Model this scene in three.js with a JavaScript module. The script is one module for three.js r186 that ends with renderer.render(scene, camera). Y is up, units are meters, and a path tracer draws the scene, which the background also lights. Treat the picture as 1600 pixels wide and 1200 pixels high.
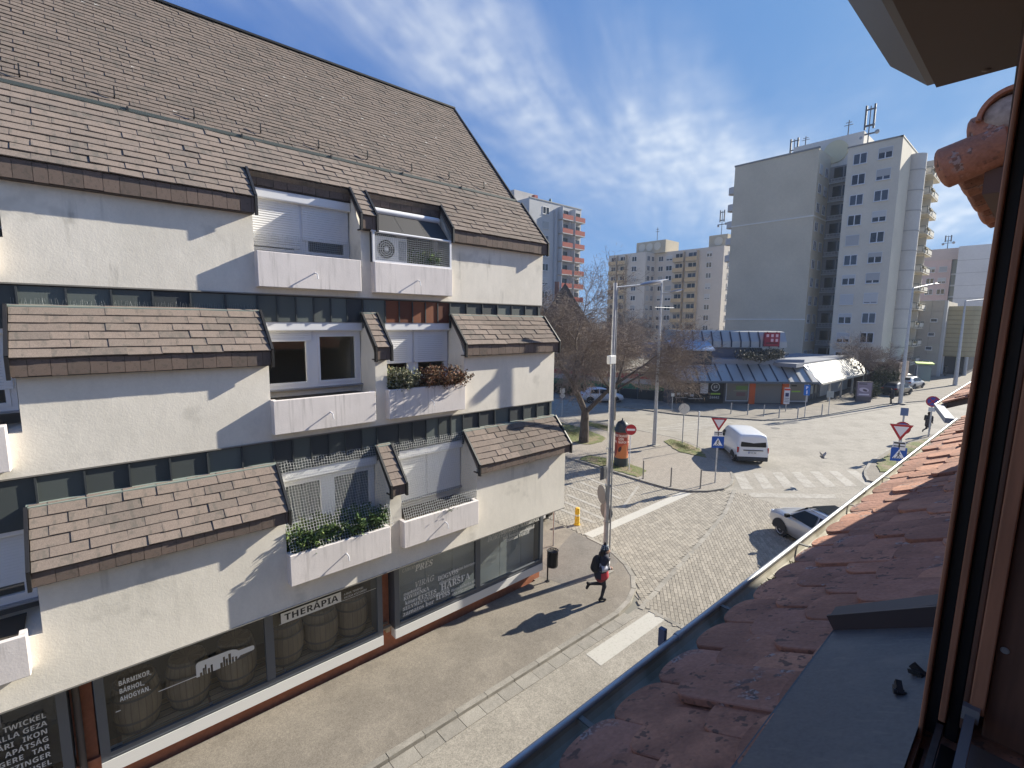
import * as THREE from 'three';
import { mergeGeometries } from 'three/addons/utils/BufferGeometryUtils.js';
import { MarchingCubes } from 'three/addons/objects/MarchingCubes.js';
import { RoundedBoxGeometry } from 'three/addons/geometries/RoundedBoxGeometry.js';

// ---------------------------------------------------------------- camera, light, exposure
const scene = new THREE.Scene();
const renderer = new THREE.WebGLRenderer({ antialias: true });
renderer.toneMapping = THREE.LinearToneMapping;
renderer.toneMappingExposure = 2.08;
renderer.shadowMap.enabled = true;
const EYE = 8.2;
const camera = new THREE.PerspectiveCamera(76.95, 4 / 3, 0.03, 3000);
camera.position.set(0, EYE, 0);
camera.quaternion.setFromRotationMatrix(new THREE.Matrix4().makeBasis(
  new THREE.Vector3(0.7462, 0.01011, 0.66564), new THREE.Vector3(0.07707, 0.99185, -0.10147), new THREE.Vector3(-0.66125, 0.12702, 0.73934)));
camera.updateMatrixWorld();

const SUN_EL = 27.5 * Math.PI / 180, SUN_AZ = 11.5 * Math.PI / 180;           // azimuth from +x (along the street) towards +z (our house)
const sunDir = new THREE.Vector3(Math.cos(SUN_EL) * Math.cos(SUN_AZ), Math.sin(SUN_EL), Math.cos(SUN_EL) * Math.sin(SUN_AZ));
const sun = new THREE.DirectionalLight(new THREE.Color().setRGB(1, 0.935, 0.805), 5);
sun.position.copy(sunDir).multiplyScalar(200); sun.target.position.set(20, 0, -15);
sun.position.add(sun.target.position);
sun.castShadow = true; sun.shadow.radius = 1;
Object.assign(sun.shadow.camera, { left: -90, right: 90, top: 90, bottom: -90, near: 1, far: 500 });
sun.shadow.mapSize.set(4096, 4096);
scene.add(sun, sun.target);

// ---------------------------------------------------------------- noise
const rng = (s) => () => { s = (s + 0x6d2b79f5) | 0; let t = Math.imul(s ^ (s >>> 15), 1 | s); t = (t + Math.imul(t ^ (t >>> 7), 61 | t)) ^ t; return ((t ^ (t >>> 14)) >>> 0) / 4294967296; };
const hash = (x, y, s) => { let h = Math.imul(x, 374761393) + Math.imul(y, 668265263) + Math.imul(s, 2147483647 ^ 0x5bd1e995); h = Math.imul(h ^ (h >>> 13), 1274126177); return ((h ^ (h >>> 16)) >>> 0) / 4294967296; };
const sm = (t) => t * t * (3 - 2 * t), mod = (a, n) => ((a % n) + n) % n, lerp = (a, b, t) => a + (b - a) * t, clamp = (x, a = 0, b = 1) => Math.min(b, Math.max(a, x));
const ss = (a, b, x) => sm(clamp((x - a) / (b - a)));
function vn(x, y, px, py, s) {                                                  // tileable value noise with period (px, py)
  const xi = Math.floor(x), yi = Math.floor(y), fx = sm(x - xi), fy = sm(y - yi), x0 = mod(xi, px), x1 = mod(xi + 1, px), y0 = mod(yi, py), y1 = mod(yi + 1, py);
  return lerp(lerp(hash(x0, y0, s), hash(x1, y0, s), fx), lerp(hash(x0, y1, s), hash(x1, y1, s), fx), fy);
}
function fbm(u, v, fx, fy, oct, s) { let a = 0.5, t = 0, n = 0; for (let o = 0; o < oct; o++) { t += a * vn(u * fx, v * fy, fx, fy, s + o * 17); n += a; a *= 0.55; fx *= 2; fy *= 2; } return t / n; }
const toS = (l) => Math.round(255 * (l <= 0.0031308 ? 12.92 * l : 1.055 * Math.pow(l, 1 / 2.4) - 0.055));
function colTex(size, metres, fn, my = metres) {
  const d = new Uint8Array(size * size * 4);
  for (let j = 0; j < size; j++) for (let i = 0; i < size; i++) { const c = fn(i / size, j / size), k = (j * size + i) * 4; for (let q = 0; q < 3; q++) d[k + q] = toS(clamp(c[q])); d[k + 3] = 255; }
  const t = new THREE.DataTexture(d, size, size, THREE.RGBAFormat); t.colorSpace = THREE.SRGBColorSpace; return fin(t, metres, my);
}
function hTex(size, metres, fn, my = metres) {
  const d = new Uint8Array(size * size * 4);
  for (let j = 0; j < size; j++) for (let i = 0; i < size; i++) { const c = Math.round(255 * clamp(fn(i / size, j / size))), k = (j * size + i) * 4; d[k] = d[k + 1] = d[k + 2] = c; d[k + 3] = 255; }
  return fin(new THREE.DataTexture(d, size, size, THREE.RGBAFormat), metres, my);
}
function fin(t, mx, my) { t.wrapS = t.wrapT = THREE.RepeatWrapping; t.magFilter = THREE.LinearFilter; t.minFilter = THREE.LinearMipmapLinearFilter; t.generateMipmaps = true; t.repeat.set(1 / mx, 1 / my); t.needsUpdate = true; return t; }
const mul = (c, k) => [c[0] * k, c[1] * k, c[2] * k], mix = (a, b, t) => [lerp(a[0], b[0], t), lerp(a[1], b[1], t), lerp(a[2], b[2], t)];

// ---------------------------------------------------------------- sky: blue winter air with cirrus
{
  const W = 2048, H = 1024, d = new Float32Array(W * H * 4), D = Math.PI / 180;
  const band = [[-75, 33, 5], [-62, 30, 5.5], [-50, 26, 7.5], [-38, 21.5, 8.5], [-30, 17, 7.5], [-23, 13.5, 5.5], [-12, 11, 4.6], [-3, 10, 4.8], [20, 11, 5], [60, 17, 6], [110, 24, 8], [160, 30, 9], [200, 31, 8], [240, 31, 7], [285, 33, 5]];
  for (let j = 0; j < H; j++) {
    const el = ((j + 0.5) / H - 0.5) * Math.PI, sy = Math.sin(el), cy = Math.cos(el);
    for (let i = 0; i < W; i++) {
      const az = ((i + 0.5) / W - 0.5) * 2 * Math.PI, x = Math.cos(az) * cy, z = Math.sin(az) * cy, k = (j * W + i) * 4;
      const cs = clamp(x * sunDir.x + sy * sunDir.y + z * sunDir.z, -1, 1), near = Math.exp(-(1 - cs) * 2.6);
      const h = Math.max(sy, 0.0), t = Math.pow(1 - h, 4.2);
      let c = mix([0.021, 0.083, 0.3], [0.152, 0.3, 0.53], t);
      c = mix(c, [0.2, 0.37, 0.58], 0.6 * near);
      if (sy > 0.01) {
        const q = 1 / (sy + 0.08), px = x * q, pz = z * q;
        // cirrus streaks, drawn out along one wind direction and bent by a slower noise
        const wx = 0.9 * px - 0.42 * pz, wz = 0.42 * px + 0.9 * pz, b0 = fbm(px * 0.035 + 0.5, pz * 0.035 + 0.5, 8, 8, 3, 5) - 0.5;
        const n1 = fbm(wx * 0.03 + b0 * 0.1 + 3.3, wz * 0.085 + b0 * 0.1 + 1.2, 16, 24, 6, 11), n2 = fbm(wx * 0.085 + b0 * 0.2 + 7, wz * 0.3 - b0 * 0.25 + 3, 16, 22, 6, 23), n3 = fbm(px * 0.05 + 2, pz * 0.05 + 9, 8, 8, 4, 31);
        const azd = az / D, eld = el / D; let m = 0.0;
        for (const off of [0, 360]) for (let b = 0; b + 1 < band.length; b++) {
          const A = band[b], B = band[b + 1], a = azd + off; if (a < A[0] || a > B[0]) continue;
          const f = (a - A[0]) / (B[0] - A[0]), ce = lerp(A[1], B[1], f), w = lerp(A[2], B[2], f);
          m = Math.max(m, Math.exp(-Math.pow((eld - ce) / w, 2)));
        }
        m = Math.max(m, 0.16 * ss(0.35, 0.7, n3));
        const n4 = fbm(px * 0.35 + b0 * 0.5 + 4, pz * 0.35 + 2, 32, 32, 5, 41); const fib = fbm(wx * 0.16 + b0 * 0.9 + 1, wz * 0.75 - b0 * 0.6 + 5, 16, 22, 5, 53); let cl = m * (0.04 + 0.22 * ss(0.3, 0.7, n3) + 0.85 * ss(0.3, 0.78, n1 * 0.4 + n2 * 0.35 + fib * 0.25) * (0.2 + 1.1 * n4));
        cl *= ss(0.04, 0.13, sy); cl = clamp(cl, 0, 0.88);
        c = mix(c, mul([0.54, 0.57, 0.6], 1 + 0.25 * near), cl * 0.85);
      } else c = mix(c, [0.16, 0.15, 0.13], ss(0, -0.03, sy));
      c = mul(c, 0.775); d[k] = c[0]; d[k + 1] = c[1]; d[k + 2] = c[2]; d[k + 3] = 1;
    }
  }
  const sky = new THREE.DataTexture(d, W, H, THREE.RGBAFormat, THREE.FloatType);
  sky.mapping = THREE.EquirectangularReflectionMapping; sky.magFilter = THREE.LinearFilter; sky.needsUpdate = true;
  scene.background = sky; scene.environment = sky;
}

// ---------------------------------------------------------------- geometry helpers
const V = (x, y, z) => new THREE.Vector3(x, y, z);
const names = {};
const numbered = (n) => { const k = names[n] = (names[n] ?? -1) + 1; return k ? n + '_' + String(k).padStart(3, '0') : n; };
function flat(g) {
  if (g.index) g = g.toNonIndexed();
  for (const a of Object.keys(g.attributes)) if (!['position', 'normal', 'uv', 'color'].includes(a)) g.deleteAttribute(a);
  if (!g.attributes.normal) g.computeVertexNormals();
  if (!g.attributes.uv) g.setAttribute('uv', new THREE.BufferAttribute(new Float32Array(g.attributes.position.count * 2), 2));
  return g;
}
function metreUV(g, ox = 0, oy = 0) {                                              // uv in metres on the face's main plane
  const p = g.attributes.position, uv = g.attributes.uv, a = V(), b = V(), c = V();
  for (let i = 0; i < p.count; i += 3) {
    a.fromBufferAttribute(p, i); b.fromBufferAttribute(p, i + 1).sub(a); c.fromBufferAttribute(p, i + 2).sub(a); b.cross(c);
    const X = Math.abs(b.x), Y = Math.abs(b.y), Z = Math.abs(b.z);
    for (let k = i; k < i + 3; k++) {
      const x = p.getX(k), y = p.getY(k), z = p.getZ(k);
      if (Y >= X && Y >= Z * 0.8) uv.setXY(k, x + ox, z + oy); else if (X > Z) uv.setXY(k, z + ox, y + oy); else uv.setXY(k, x + ox, y + oy);
    }
  }
  return g;
}
function merged(list, keepUV) {
  const gs = (Array.isArray(list) ? list : [list]).map(flat), col = gs.some((g) => g.attributes.color);
  if (col) for (const g of gs) if (!g.attributes.color) g.setAttribute('color', new THREE.BufferAttribute(new Float32Array(g.attributes.position.count * 3).fill(1), 3));
  const g = gs.length > 1 ? mergeGeometries(gs) : gs[0];
  return keepUV ? g : metreUV(g);
}
function mk(name, list, material, parent, keepUV) {
  const m = new THREE.Mesh(merged(list, keepUV), material); m.name = parent === scene ? numbered(name) : name; m.castShadow = m.receiveShadow = true; (parent ?? scene).add(m); return m;
}
function share(name, geometry, material, parent) { const m = new THREE.Mesh(geometry, material); m.name = name; m.castShadow = m.receiveShadow = true; parent.add(m); return m; }
function thing(name, label, category, pos = [0, 0, 0], turn = 0, group) {
  const o = new THREE.Group(); o.name = numbered(name); o.position.set(...pos); o.rotation.y = turn; o.userData = { label, category }; if (group) o.userData.group = group; scene.add(o); return o;
}
function tag(o, label, category, group) { o.userData.label = label; o.userData.category = category; if (group) o.userData.group = group; return o; }
function again(src, label, pos, turn) {                                          // one more of a kind, under its own name and label
  const c = src.clone(); c.name = numbered(src.name.replace(/_\d{3}$/, '')); c.userData = { ...src.userData, label }; if (pos) c.position.set(...pos); if (turn !== undefined) c.rotation.y = turn; scene.add(c); return c;
}
const bx = (w, h, d, x = 0, y = 0, z = 0, rx = 0, ry = 0, rz = 0) => { const g = new THREE.BoxGeometry(w, h, d); if (rx) g.rotateX(rx); if (ry) g.rotateY(ry); if (rz) g.rotateZ(rz); return g.translate(x, y, z); };
const bb = (x0, x1, y0, y1, z0, z1) => bx(x1 - x0, y1 - y0, z1 - z0, (x0 + x1) / 2, (y0 + y1) / 2, (z0 + z1) / 2);
const rb = (w, h, d, r, x = 0, y = 0, z = 0, seg = 2) => new RoundedBoxGeometry(w, h, d, seg, r).translate(x, y, z);
const cy = (r0, r1, h, x = 0, y = 0, z = 0, n = 12) => new THREE.CylinderGeometry(r1, r0, h, n).translate(x, y + h / 2, z);
const UPV = V(0, 1, 0);
function rod(a, b, r0, r1 = r0, n = 8) { const A = V(...a), B = V(...b), d = B.clone().sub(A), g = new THREE.CylinderGeometry(r1, r0, d.length(), n); g.applyQuaternion(new THREE.Quaternion().setFromUnitVectors(UPV, d.clone().normalize())); return g.translate((A.x + B.x) / 2, (A.y + B.y) / 2, (A.z + B.z) / 2); }
function beam(a, b, w, t, up = V(0, 1, 0)) {                                      // rectangular bar from a to b; t measured along up
  const A = V(...a), B = V(...b), z = B.clone().sub(A), L = z.length(); z.normalize(); const x = up.clone().cross(z).normalize(), y = z.clone().cross(x);
  return new THREE.BoxGeometry(w, t, L).applyMatrix4(new THREE.Matrix4().makeBasis(x, y, z)).translate((A.x + B.x) / 2, (A.y + B.y) / 2, (A.z + B.z) / 2);
}
function quad(a, b, c, d) { const g = new THREE.BufferGeometry(); g.setAttribute('position', new THREE.Float32BufferAttribute([...a, ...b, ...c, ...a, ...c, ...d], 3)); g.setAttribute('uv', new THREE.Float32BufferAttribute([0, 0, 1, 0, 1, 1, 0, 0, 1, 1, 0, 1], 2)); g.computeVertexNormals(); return g; }
function slab(pts, y0, y1) {                                                     // polygon of [x, z] pulled up from y0 to y1
  const s = new THREE.Shape(pts.map(([x, z]) => new THREE.Vector2(x, -z)));
  return new THREE.ExtrudeGeometry(s, { depth: y1 - y0, bevelEnabled: false }).rotateX(-Math.PI / 2).translate(0, y0, 0);
}
function sheet(pts, y) { return new THREE.ShapeGeometry(new THREE.Shape(pts.map(([x, z]) => new THREE.Vector2(x, -z)))).rotateX(-Math.PI / 2).translate(0, y, 0); }
function alongX(pts, x0, x1) {                                                   // profile of [z, y] drawn out along x
  const s = new THREE.Shape(pts.map(([z, y]) => new THREE.Vector2(-z, y)));
  return new THREE.ExtrudeGeometry(s, { depth: x1 - x0, bevelEnabled: false }).rotateY(Math.PI / 2).translate(x0, 0, 0);
}
const inside = (p, x, z) => { let r = false; for (let i = 0, j = p.length - 1; i < p.length; j = i++) if ((p[i][1] > z) !== (p[j][1] > z) && x < (p[j][0] - p[i][0]) * (z - p[i][1]) / (p[j][1] - p[i][1]) + p[i][0]) r = !r; return r; };
class Bin {                                                                      // many thin pieces gathered into one geometry
  constructor() { this.p = []; this.n = []; this.c = []; }
  tri(a, b, c, col) { const u = b.clone().sub(a).cross(c.clone().sub(a)).normalize(); for (const q of [a, b, c]) { this.p.push(q.x, q.y, q.z); this.n.push(u.x, u.y, u.z); if (col) this.c.push(...col); } }
  limb(a, b, r0, r1, n = 4, col) {
    const d = b.clone().sub(a).normalize(), e = Math.abs(d.y) < 0.9 ? V(0, 1, 0) : V(1, 0, 0), x = e.cross(d).normalize(), y = d.clone().cross(x);
    for (let i = 0; i < n; i++) {
      const q = (k) => { const t = k / n * 2 * Math.PI; return x.clone().multiplyScalar(Math.cos(t)).addScaledVector(y, Math.sin(t)); }, u = q(i), w = q(i + 1);
      const P = [a.clone().addScaledVector(u, r0), a.clone().addScaledVector(w, r0), b.clone().addScaledVector(w, r1), b.clone().addScaledVector(u, r1)], N = [u, w, w, u];
      for (const k of r1 > 0.0005 ? [0, 1, 2, 0, 2, 3] : [0, 1, 2]) { this.p.push(P[k].x, P[k].y, P[k].z); this.n.push(N[k].x, N[k].y, N[k].z); if (col) this.c.push(...col); }
    }
  }
  leaf(o, l, w, r, col) {                                                        // a small folded leaf of length l at o
    const d = V(r() - 0.5, r() - 0.35, r() - 0.5).normalize(), s = V(r() - 0.5, r() - 0.5, r() - 0.5).cross(d).normalize().multiplyScalar(w / 2), tip = o.clone().addScaledVector(d, l), m = o.clone().addScaledVector(d, l * 0.5);
    this.tri(o, m.clone().add(s), tip, col); this.tri(o, tip, m.clone().sub(s), col);
  }
  geo() { const g = new THREE.BufferGeometry(); g.setAttribute('position', new THREE.Float32BufferAttribute(this.p, 3)); g.setAttribute('normal', new THREE.Float32BufferAttribute(this.n, 3)); g.setAttribute('uv', new THREE.Float32BufferAttribute(new Float32Array(this.p.length / 3 * 2), 2)); if (this.c.length) g.setAttribute('color', new THREE.Float32BufferAttribute(this.c, 3)); return g; }
}
function paint(w, h, draw, opaque) { const c = document.createElement('canvas'); c.width = w; c.height = h; const x = c.getContext('2d'); draw(x, w, h); const t = new THREE.CanvasTexture(c); t.colorSpace = THREE.SRGBColorSpace; t.needsUpdate = true; return t; }
function print(name, tex, w, h, parent, pos, turn = 0, rough = 0.6, see = false) {   // flat print or sign face facing +z before its turn
  const m = new THREE.Mesh(new THREE.PlaneGeometry(w, h), new THREE.MeshStandardMaterial({ map: tex, roughness: rough, transparent: see })); m.name = name; m.position.set(...pos); m.rotation.y = turn; m.castShadow = !see; m.receiveShadow = true; parent.add(m); return m;
}

// ---------------------------------------------------------------- materials
const mat = (c, roughness = 0.8, o = {}) => new THREE.MeshStandardMaterial({ color: new THREE.Color().setRGB(...c), roughness, ...o });
const phys = (c, roughness, o) => new THREE.MeshPhysicalMaterial({ color: new THREE.Color().setRGB(...c), roughness, ...o });
const tm = (map, roughness = 0.9, o = {}) => new THREE.MeshStandardMaterial({ map, roughness, ...o });
const stuccoTex = colTex(1024, 4.2, (u, v) => {
  const a = fbm(u, v, 3, 3, 5, 1), b = fbm(u, v, 40, 14, 3, 2), f = fbm(u, v, 160, 160, 2, 3), st = ss(0.6, 0.8, fbm(u, v, 34, 3, 4, 9)) * ss(0.4, 0.7, fbm(u, v, 4, 4, 3, 8));
  let c = mix([0.8, 0.75, 0.655], [0.71, 0.665, 0.575], ss(0.3, 0.75, a)); c = mul(c, 0.9 + 0.1 * b + 0.07 * f); return mix(c, [0.36, 0.34, 0.29], 0.55 * st + 0.3 * ss(0.64, 0.82, fbm(u, v, 9, 9, 4, 44)));
});
const stuccoBump = hTex(512, 1.1, (u, v) => 0.5 * fbm(u, v, 60, 60, 3, 5) + 0.5 * fbm(u, v, 9, 9, 4, 6));
const planterTex = colTex(512, 2.2, (u, v) => {
  const st = ss(0.52, 0.8, fbm(u, v, 60, 3, 4, 12)), a = fbm(u, v, 4, 4, 5, 13);
  return mix(mul([0.72, 0.668, 0.64], 0.88 + 0.2 * a), [0.36, 0.335, 0.31], 0.4 * st * (0.3 + a) + 0.12 * ss(0.5, 0.8, fbm(u, v, 18, 5, 4, 14)));
});
const shingleTex = [0, 1, 2, 3].map((k) => colTex(256, 0.9, (u, v) => {
  const a = fbm(u, v, 3, 3, 4, 20 + k), f = fbm(u, v, 60, 60, 2, 24 + k), g = ss(0.58, 0.78, fbm(u, v, 6, 6, 4, 29 + k));
  const c = mix([[0.21, 0.164, 0.136], [0.195, 0.153, 0.128], [0.225, 0.176, 0.147], [0.17, 0.137, 0.116]][k], [0.19, 0.16, 0.135], 0.5 * a); return mix(mul(c, 0.74 + 0.52 * f), [0.11, 0.1, 0.085], 0.62 * g);
}));
const clayTex = [0, 1, 2, 3].map((k) => colTex(512, 0.8, (u, v) => {
  const a = fbm(u, v, 4, 4, 5, 50 + k), f = fbm(u, v, 90, 90, 2, 54 + k), dots = ss(0.66, 0.72, fbm(u, v, 34, 34, 3, 58 + k)) * ss(0.42, 0.6, fbm(u, v, 5, 5, 3, 61 + k)), li = ss(0.6, 0.68, fbm(u, v, 15, 15, 5, 65 + k)) * ss(0.56, 0.66, fbm(u, v, 3, 3, 3, 70 + k));
  let c = mix([[0.48, 0.225, 0.135], [0.44, 0.205, 0.127], [0.51, 0.245, 0.148], [0.4, 0.195, 0.13]][k], [0.29, 0.135, 0.085], ss(0.35, 0.75, a)); c = mul(c, 0.84 + 0.32 * f); c = mix(c, [0.075, 0.055, 0.045], 0.75 * dots); return mix(c, f > 0.5 ? [0.33, 0.34, 0.33] : [0.08, 0.08, 0.08], 0.6 * li);
}));
const clayBump = hTex(256, 0.5, (u, v) => fbm(u, v, 30, 30, 4, 77));
const asphaltTex = (a, b, s, m = 3) => colTex(1024, m, (u, v) => { const g = fbm(u, v, 260, 260, 2, s), l = fbm(u, v, 4, 4, 5, s + 1), p = fbm(u, v, 60, 60, 3, s + 2); let c = mix(a, b, ss(0.25, 0.75, l)); c = mul(c, 0.46 + 0.8 * g + 0.28 * p); return mix(c, mul(b, 0.7), 0.3 * ss(0.6, 0.78, fbm(u, v, 9, 9, 5, s + 7))); });
const kerbTex = asphaltTex([0.33, 0.305, 0.262], [0.26, 0.24, 0.205], 101, 1.4), settTex = asphaltTex([0.34, 0.305, 0.25], [0.275, 0.247, 0.205], 201, 1.1);
const M = {
  stucco: tm(stuccoTex, 0.95, { bumpMap: stuccoBump, bumpScale: 0.0022 }), planter: tm(planterTex, 0.9, { bumpMap: stuccoBump, bumpScale: 0.002 }),
  shingle: shingleTex.map((t) => tm(t, 0.95)), clay: clayTex.map((t) => tm(t, 0.92, { bumpMap: clayBump, bumpScale: 0.004 })),
  pavement: tm(asphaltTex([0.236, 0.208, 0.17], [0.188, 0.165, 0.135], 81), 0.95), road: tm(asphaltTex([0.31, 0.282, 0.237], [0.25, 0.228, 0.19], 91, 4.5), 0.95), patch: tm(asphaltTex([0.18, 0.163, 0.142], [0.148, 0.135, 0.118], 95), 0.95),
  joint: mat([0.2, 0.18, 0.148], 1), kerb: [1, 0.92, 0.84].map((k) => tm(kerbTex, 0.95, { color: new THREE.Color().setRGB(k, k, k) })),
  paint: tm(colTex(512, 1.6, (u, v) => mix([0.47, 0.45, 0.4], [0.33, 0.305, 0.262], ss(0.52, 0.8, fbm(u, v, 40, 40, 5, 111)) * 0.5 + 0.12 * fbm(u, v, 5, 5, 4, 112))), 0.85),
  worn: tm(colTex(512, 2.2, (u, v) => mix([0.385, 0.36, 0.315], [0.295, 0.27, 0.232], ss(0.36, 0.64, fbm(u, v, 30, 30, 5, 113) * 0.6 + 0.4 * fbm(u, v, 5, 5, 4, 114)))), 0.9),
  white: mat([0.76, 0.76, 0.77], 0.42), shutter: mat([0.72, 0.72, 0.72], 0.5), black: mat([0.016, 0.015, 0.015], 0.5), soffit: mat([0.06, 0.045, 0.038], 0.8),
  copper: [[0.06, 0.07, 0.068], [0.08, 0.094, 0.088], [0.04, 0.047, 0.05], [0.11, 0.13, 0.12]].map((c) => mat(c, 0.6)), rust: [[0.17, 0.055, 0.025], [0.12, 0.04, 0.02], [0.21, 0.075, 0.035]].map((c) => mat(c, 0.6, { metalness: 0.2 })),
  verdigris: mat([0.2, 0.24, 0.21], 0.65), dark: mat([0.15, 0.125, 0.11], 0.9), room: mat([0.34, 0.31, 0.28], 0.9), grey: mat([0.11, 0.12, 0.135], 0.5), glass: phys([0.86, 0.9, 0.9], 0.02, { transmission: 1, thickness: 0, ior: 1.5, specularIntensity: 1 }),
  shopglass: phys([0.82, 0.84, 0.84], 0.03, { transmission: 1, thickness: 0, ior: 1.5 }), curtain: phys([0.3, 0.3, 0.31], 0.9, { transmission: 0.3, thickness: 0 }), terracotta: tm(colTex(256, 0.9, (u, v) => mul([0.4, 0.15, 0.08], 0.75 + 0.5 * fbm(u, v, 12, 12, 5, 121))), 0.9),
  steel: mat([0.42, 0.43, 0.44], 0.42, { metalness: 0.7 }), galv: tm(colTex(256, 0.6, (u, v) => mul([0.5, 0.51, 0.52], 0.75 + 0.4 * fbm(u, v, 8, 8, 4, 125))), 0.5, { metalness: 0.55 }), net: mat([0.62, 0.63, 0.62], 0.7), soil: mat([0.05, 0.04, 0.03], 1),
  bark: tm(colTex(256, 0.7, (u, v) => mul([0.1, 0.08, 0.065], 0.5 + fbm(u, v, 18, 5, 5, 131))), 1), twig: mat([0.21, 0.165, 0.135], 0.95), twig2: mat([0.27, 0.215, 0.175], 0.95),
  grass: tm(colTex(512, 2.4, (u, v) => { const a = fbm(u, v, 6, 6, 5, 141), b = fbm(u, v, 90, 90, 2, 142); return mul(mix([0.135, 0.15, 0.05], [0.24, 0.19, 0.115], ss(0.4, 0.65, a)), 0.6 + 0.75 * b); }), 1),
  vcol: mat([1, 1, 1], 0.8, { vertexColors: true, side: THREE.DoubleSide }), rubber: mat([0.02, 0.02, 0.021], 0.85), tint: phys([0.012, 0.014, 0.016], 0.16, { specularIntensity: 0.5 }), alloy: mat([0.45, 0.45, 0.46], 0.35, { metalness: 0.8 }),
};
// ---------------------------------------------------------------- the stepped building across the street
const WX = [[-0.72, 2.64], [4.8, 5.08], [7.2, 10.5]], BAYS = [[2.64, 4.8], [5.08, 7.2]];
const LV = [
  { zw: -9.34, yb: 2.67, lb: 4.44, lt: 4.66, zl: -9.16, yt: 5.4, zt: -9.83, zc: -9.9, win: -10.12, next: 5.87, sill: 3.93, fl: 3.66 },
  { zw: -9.87, yb: 5.87, lb: 7.35, lt: 7.62, zl: -9.71, yt: 8.35, zt: -10.38, zc: -10.45, win: -10.66, next: 8.7, sill: 6.77, fl: 6.53 },
  { zw: -10.42, yb: 8.7, lb: 10.18, lt: 10.47, zl: -10.25, yt: 11.82, zt: -11.45, zc: -11.2, win: -11.1, next: 11.2, sill: 9.58, fl: 9.36 },
];
const block = thing('apartment_house', 'cream stepped apartment house with brown shingle bands and wine shop windows at street level', 'building');
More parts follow.
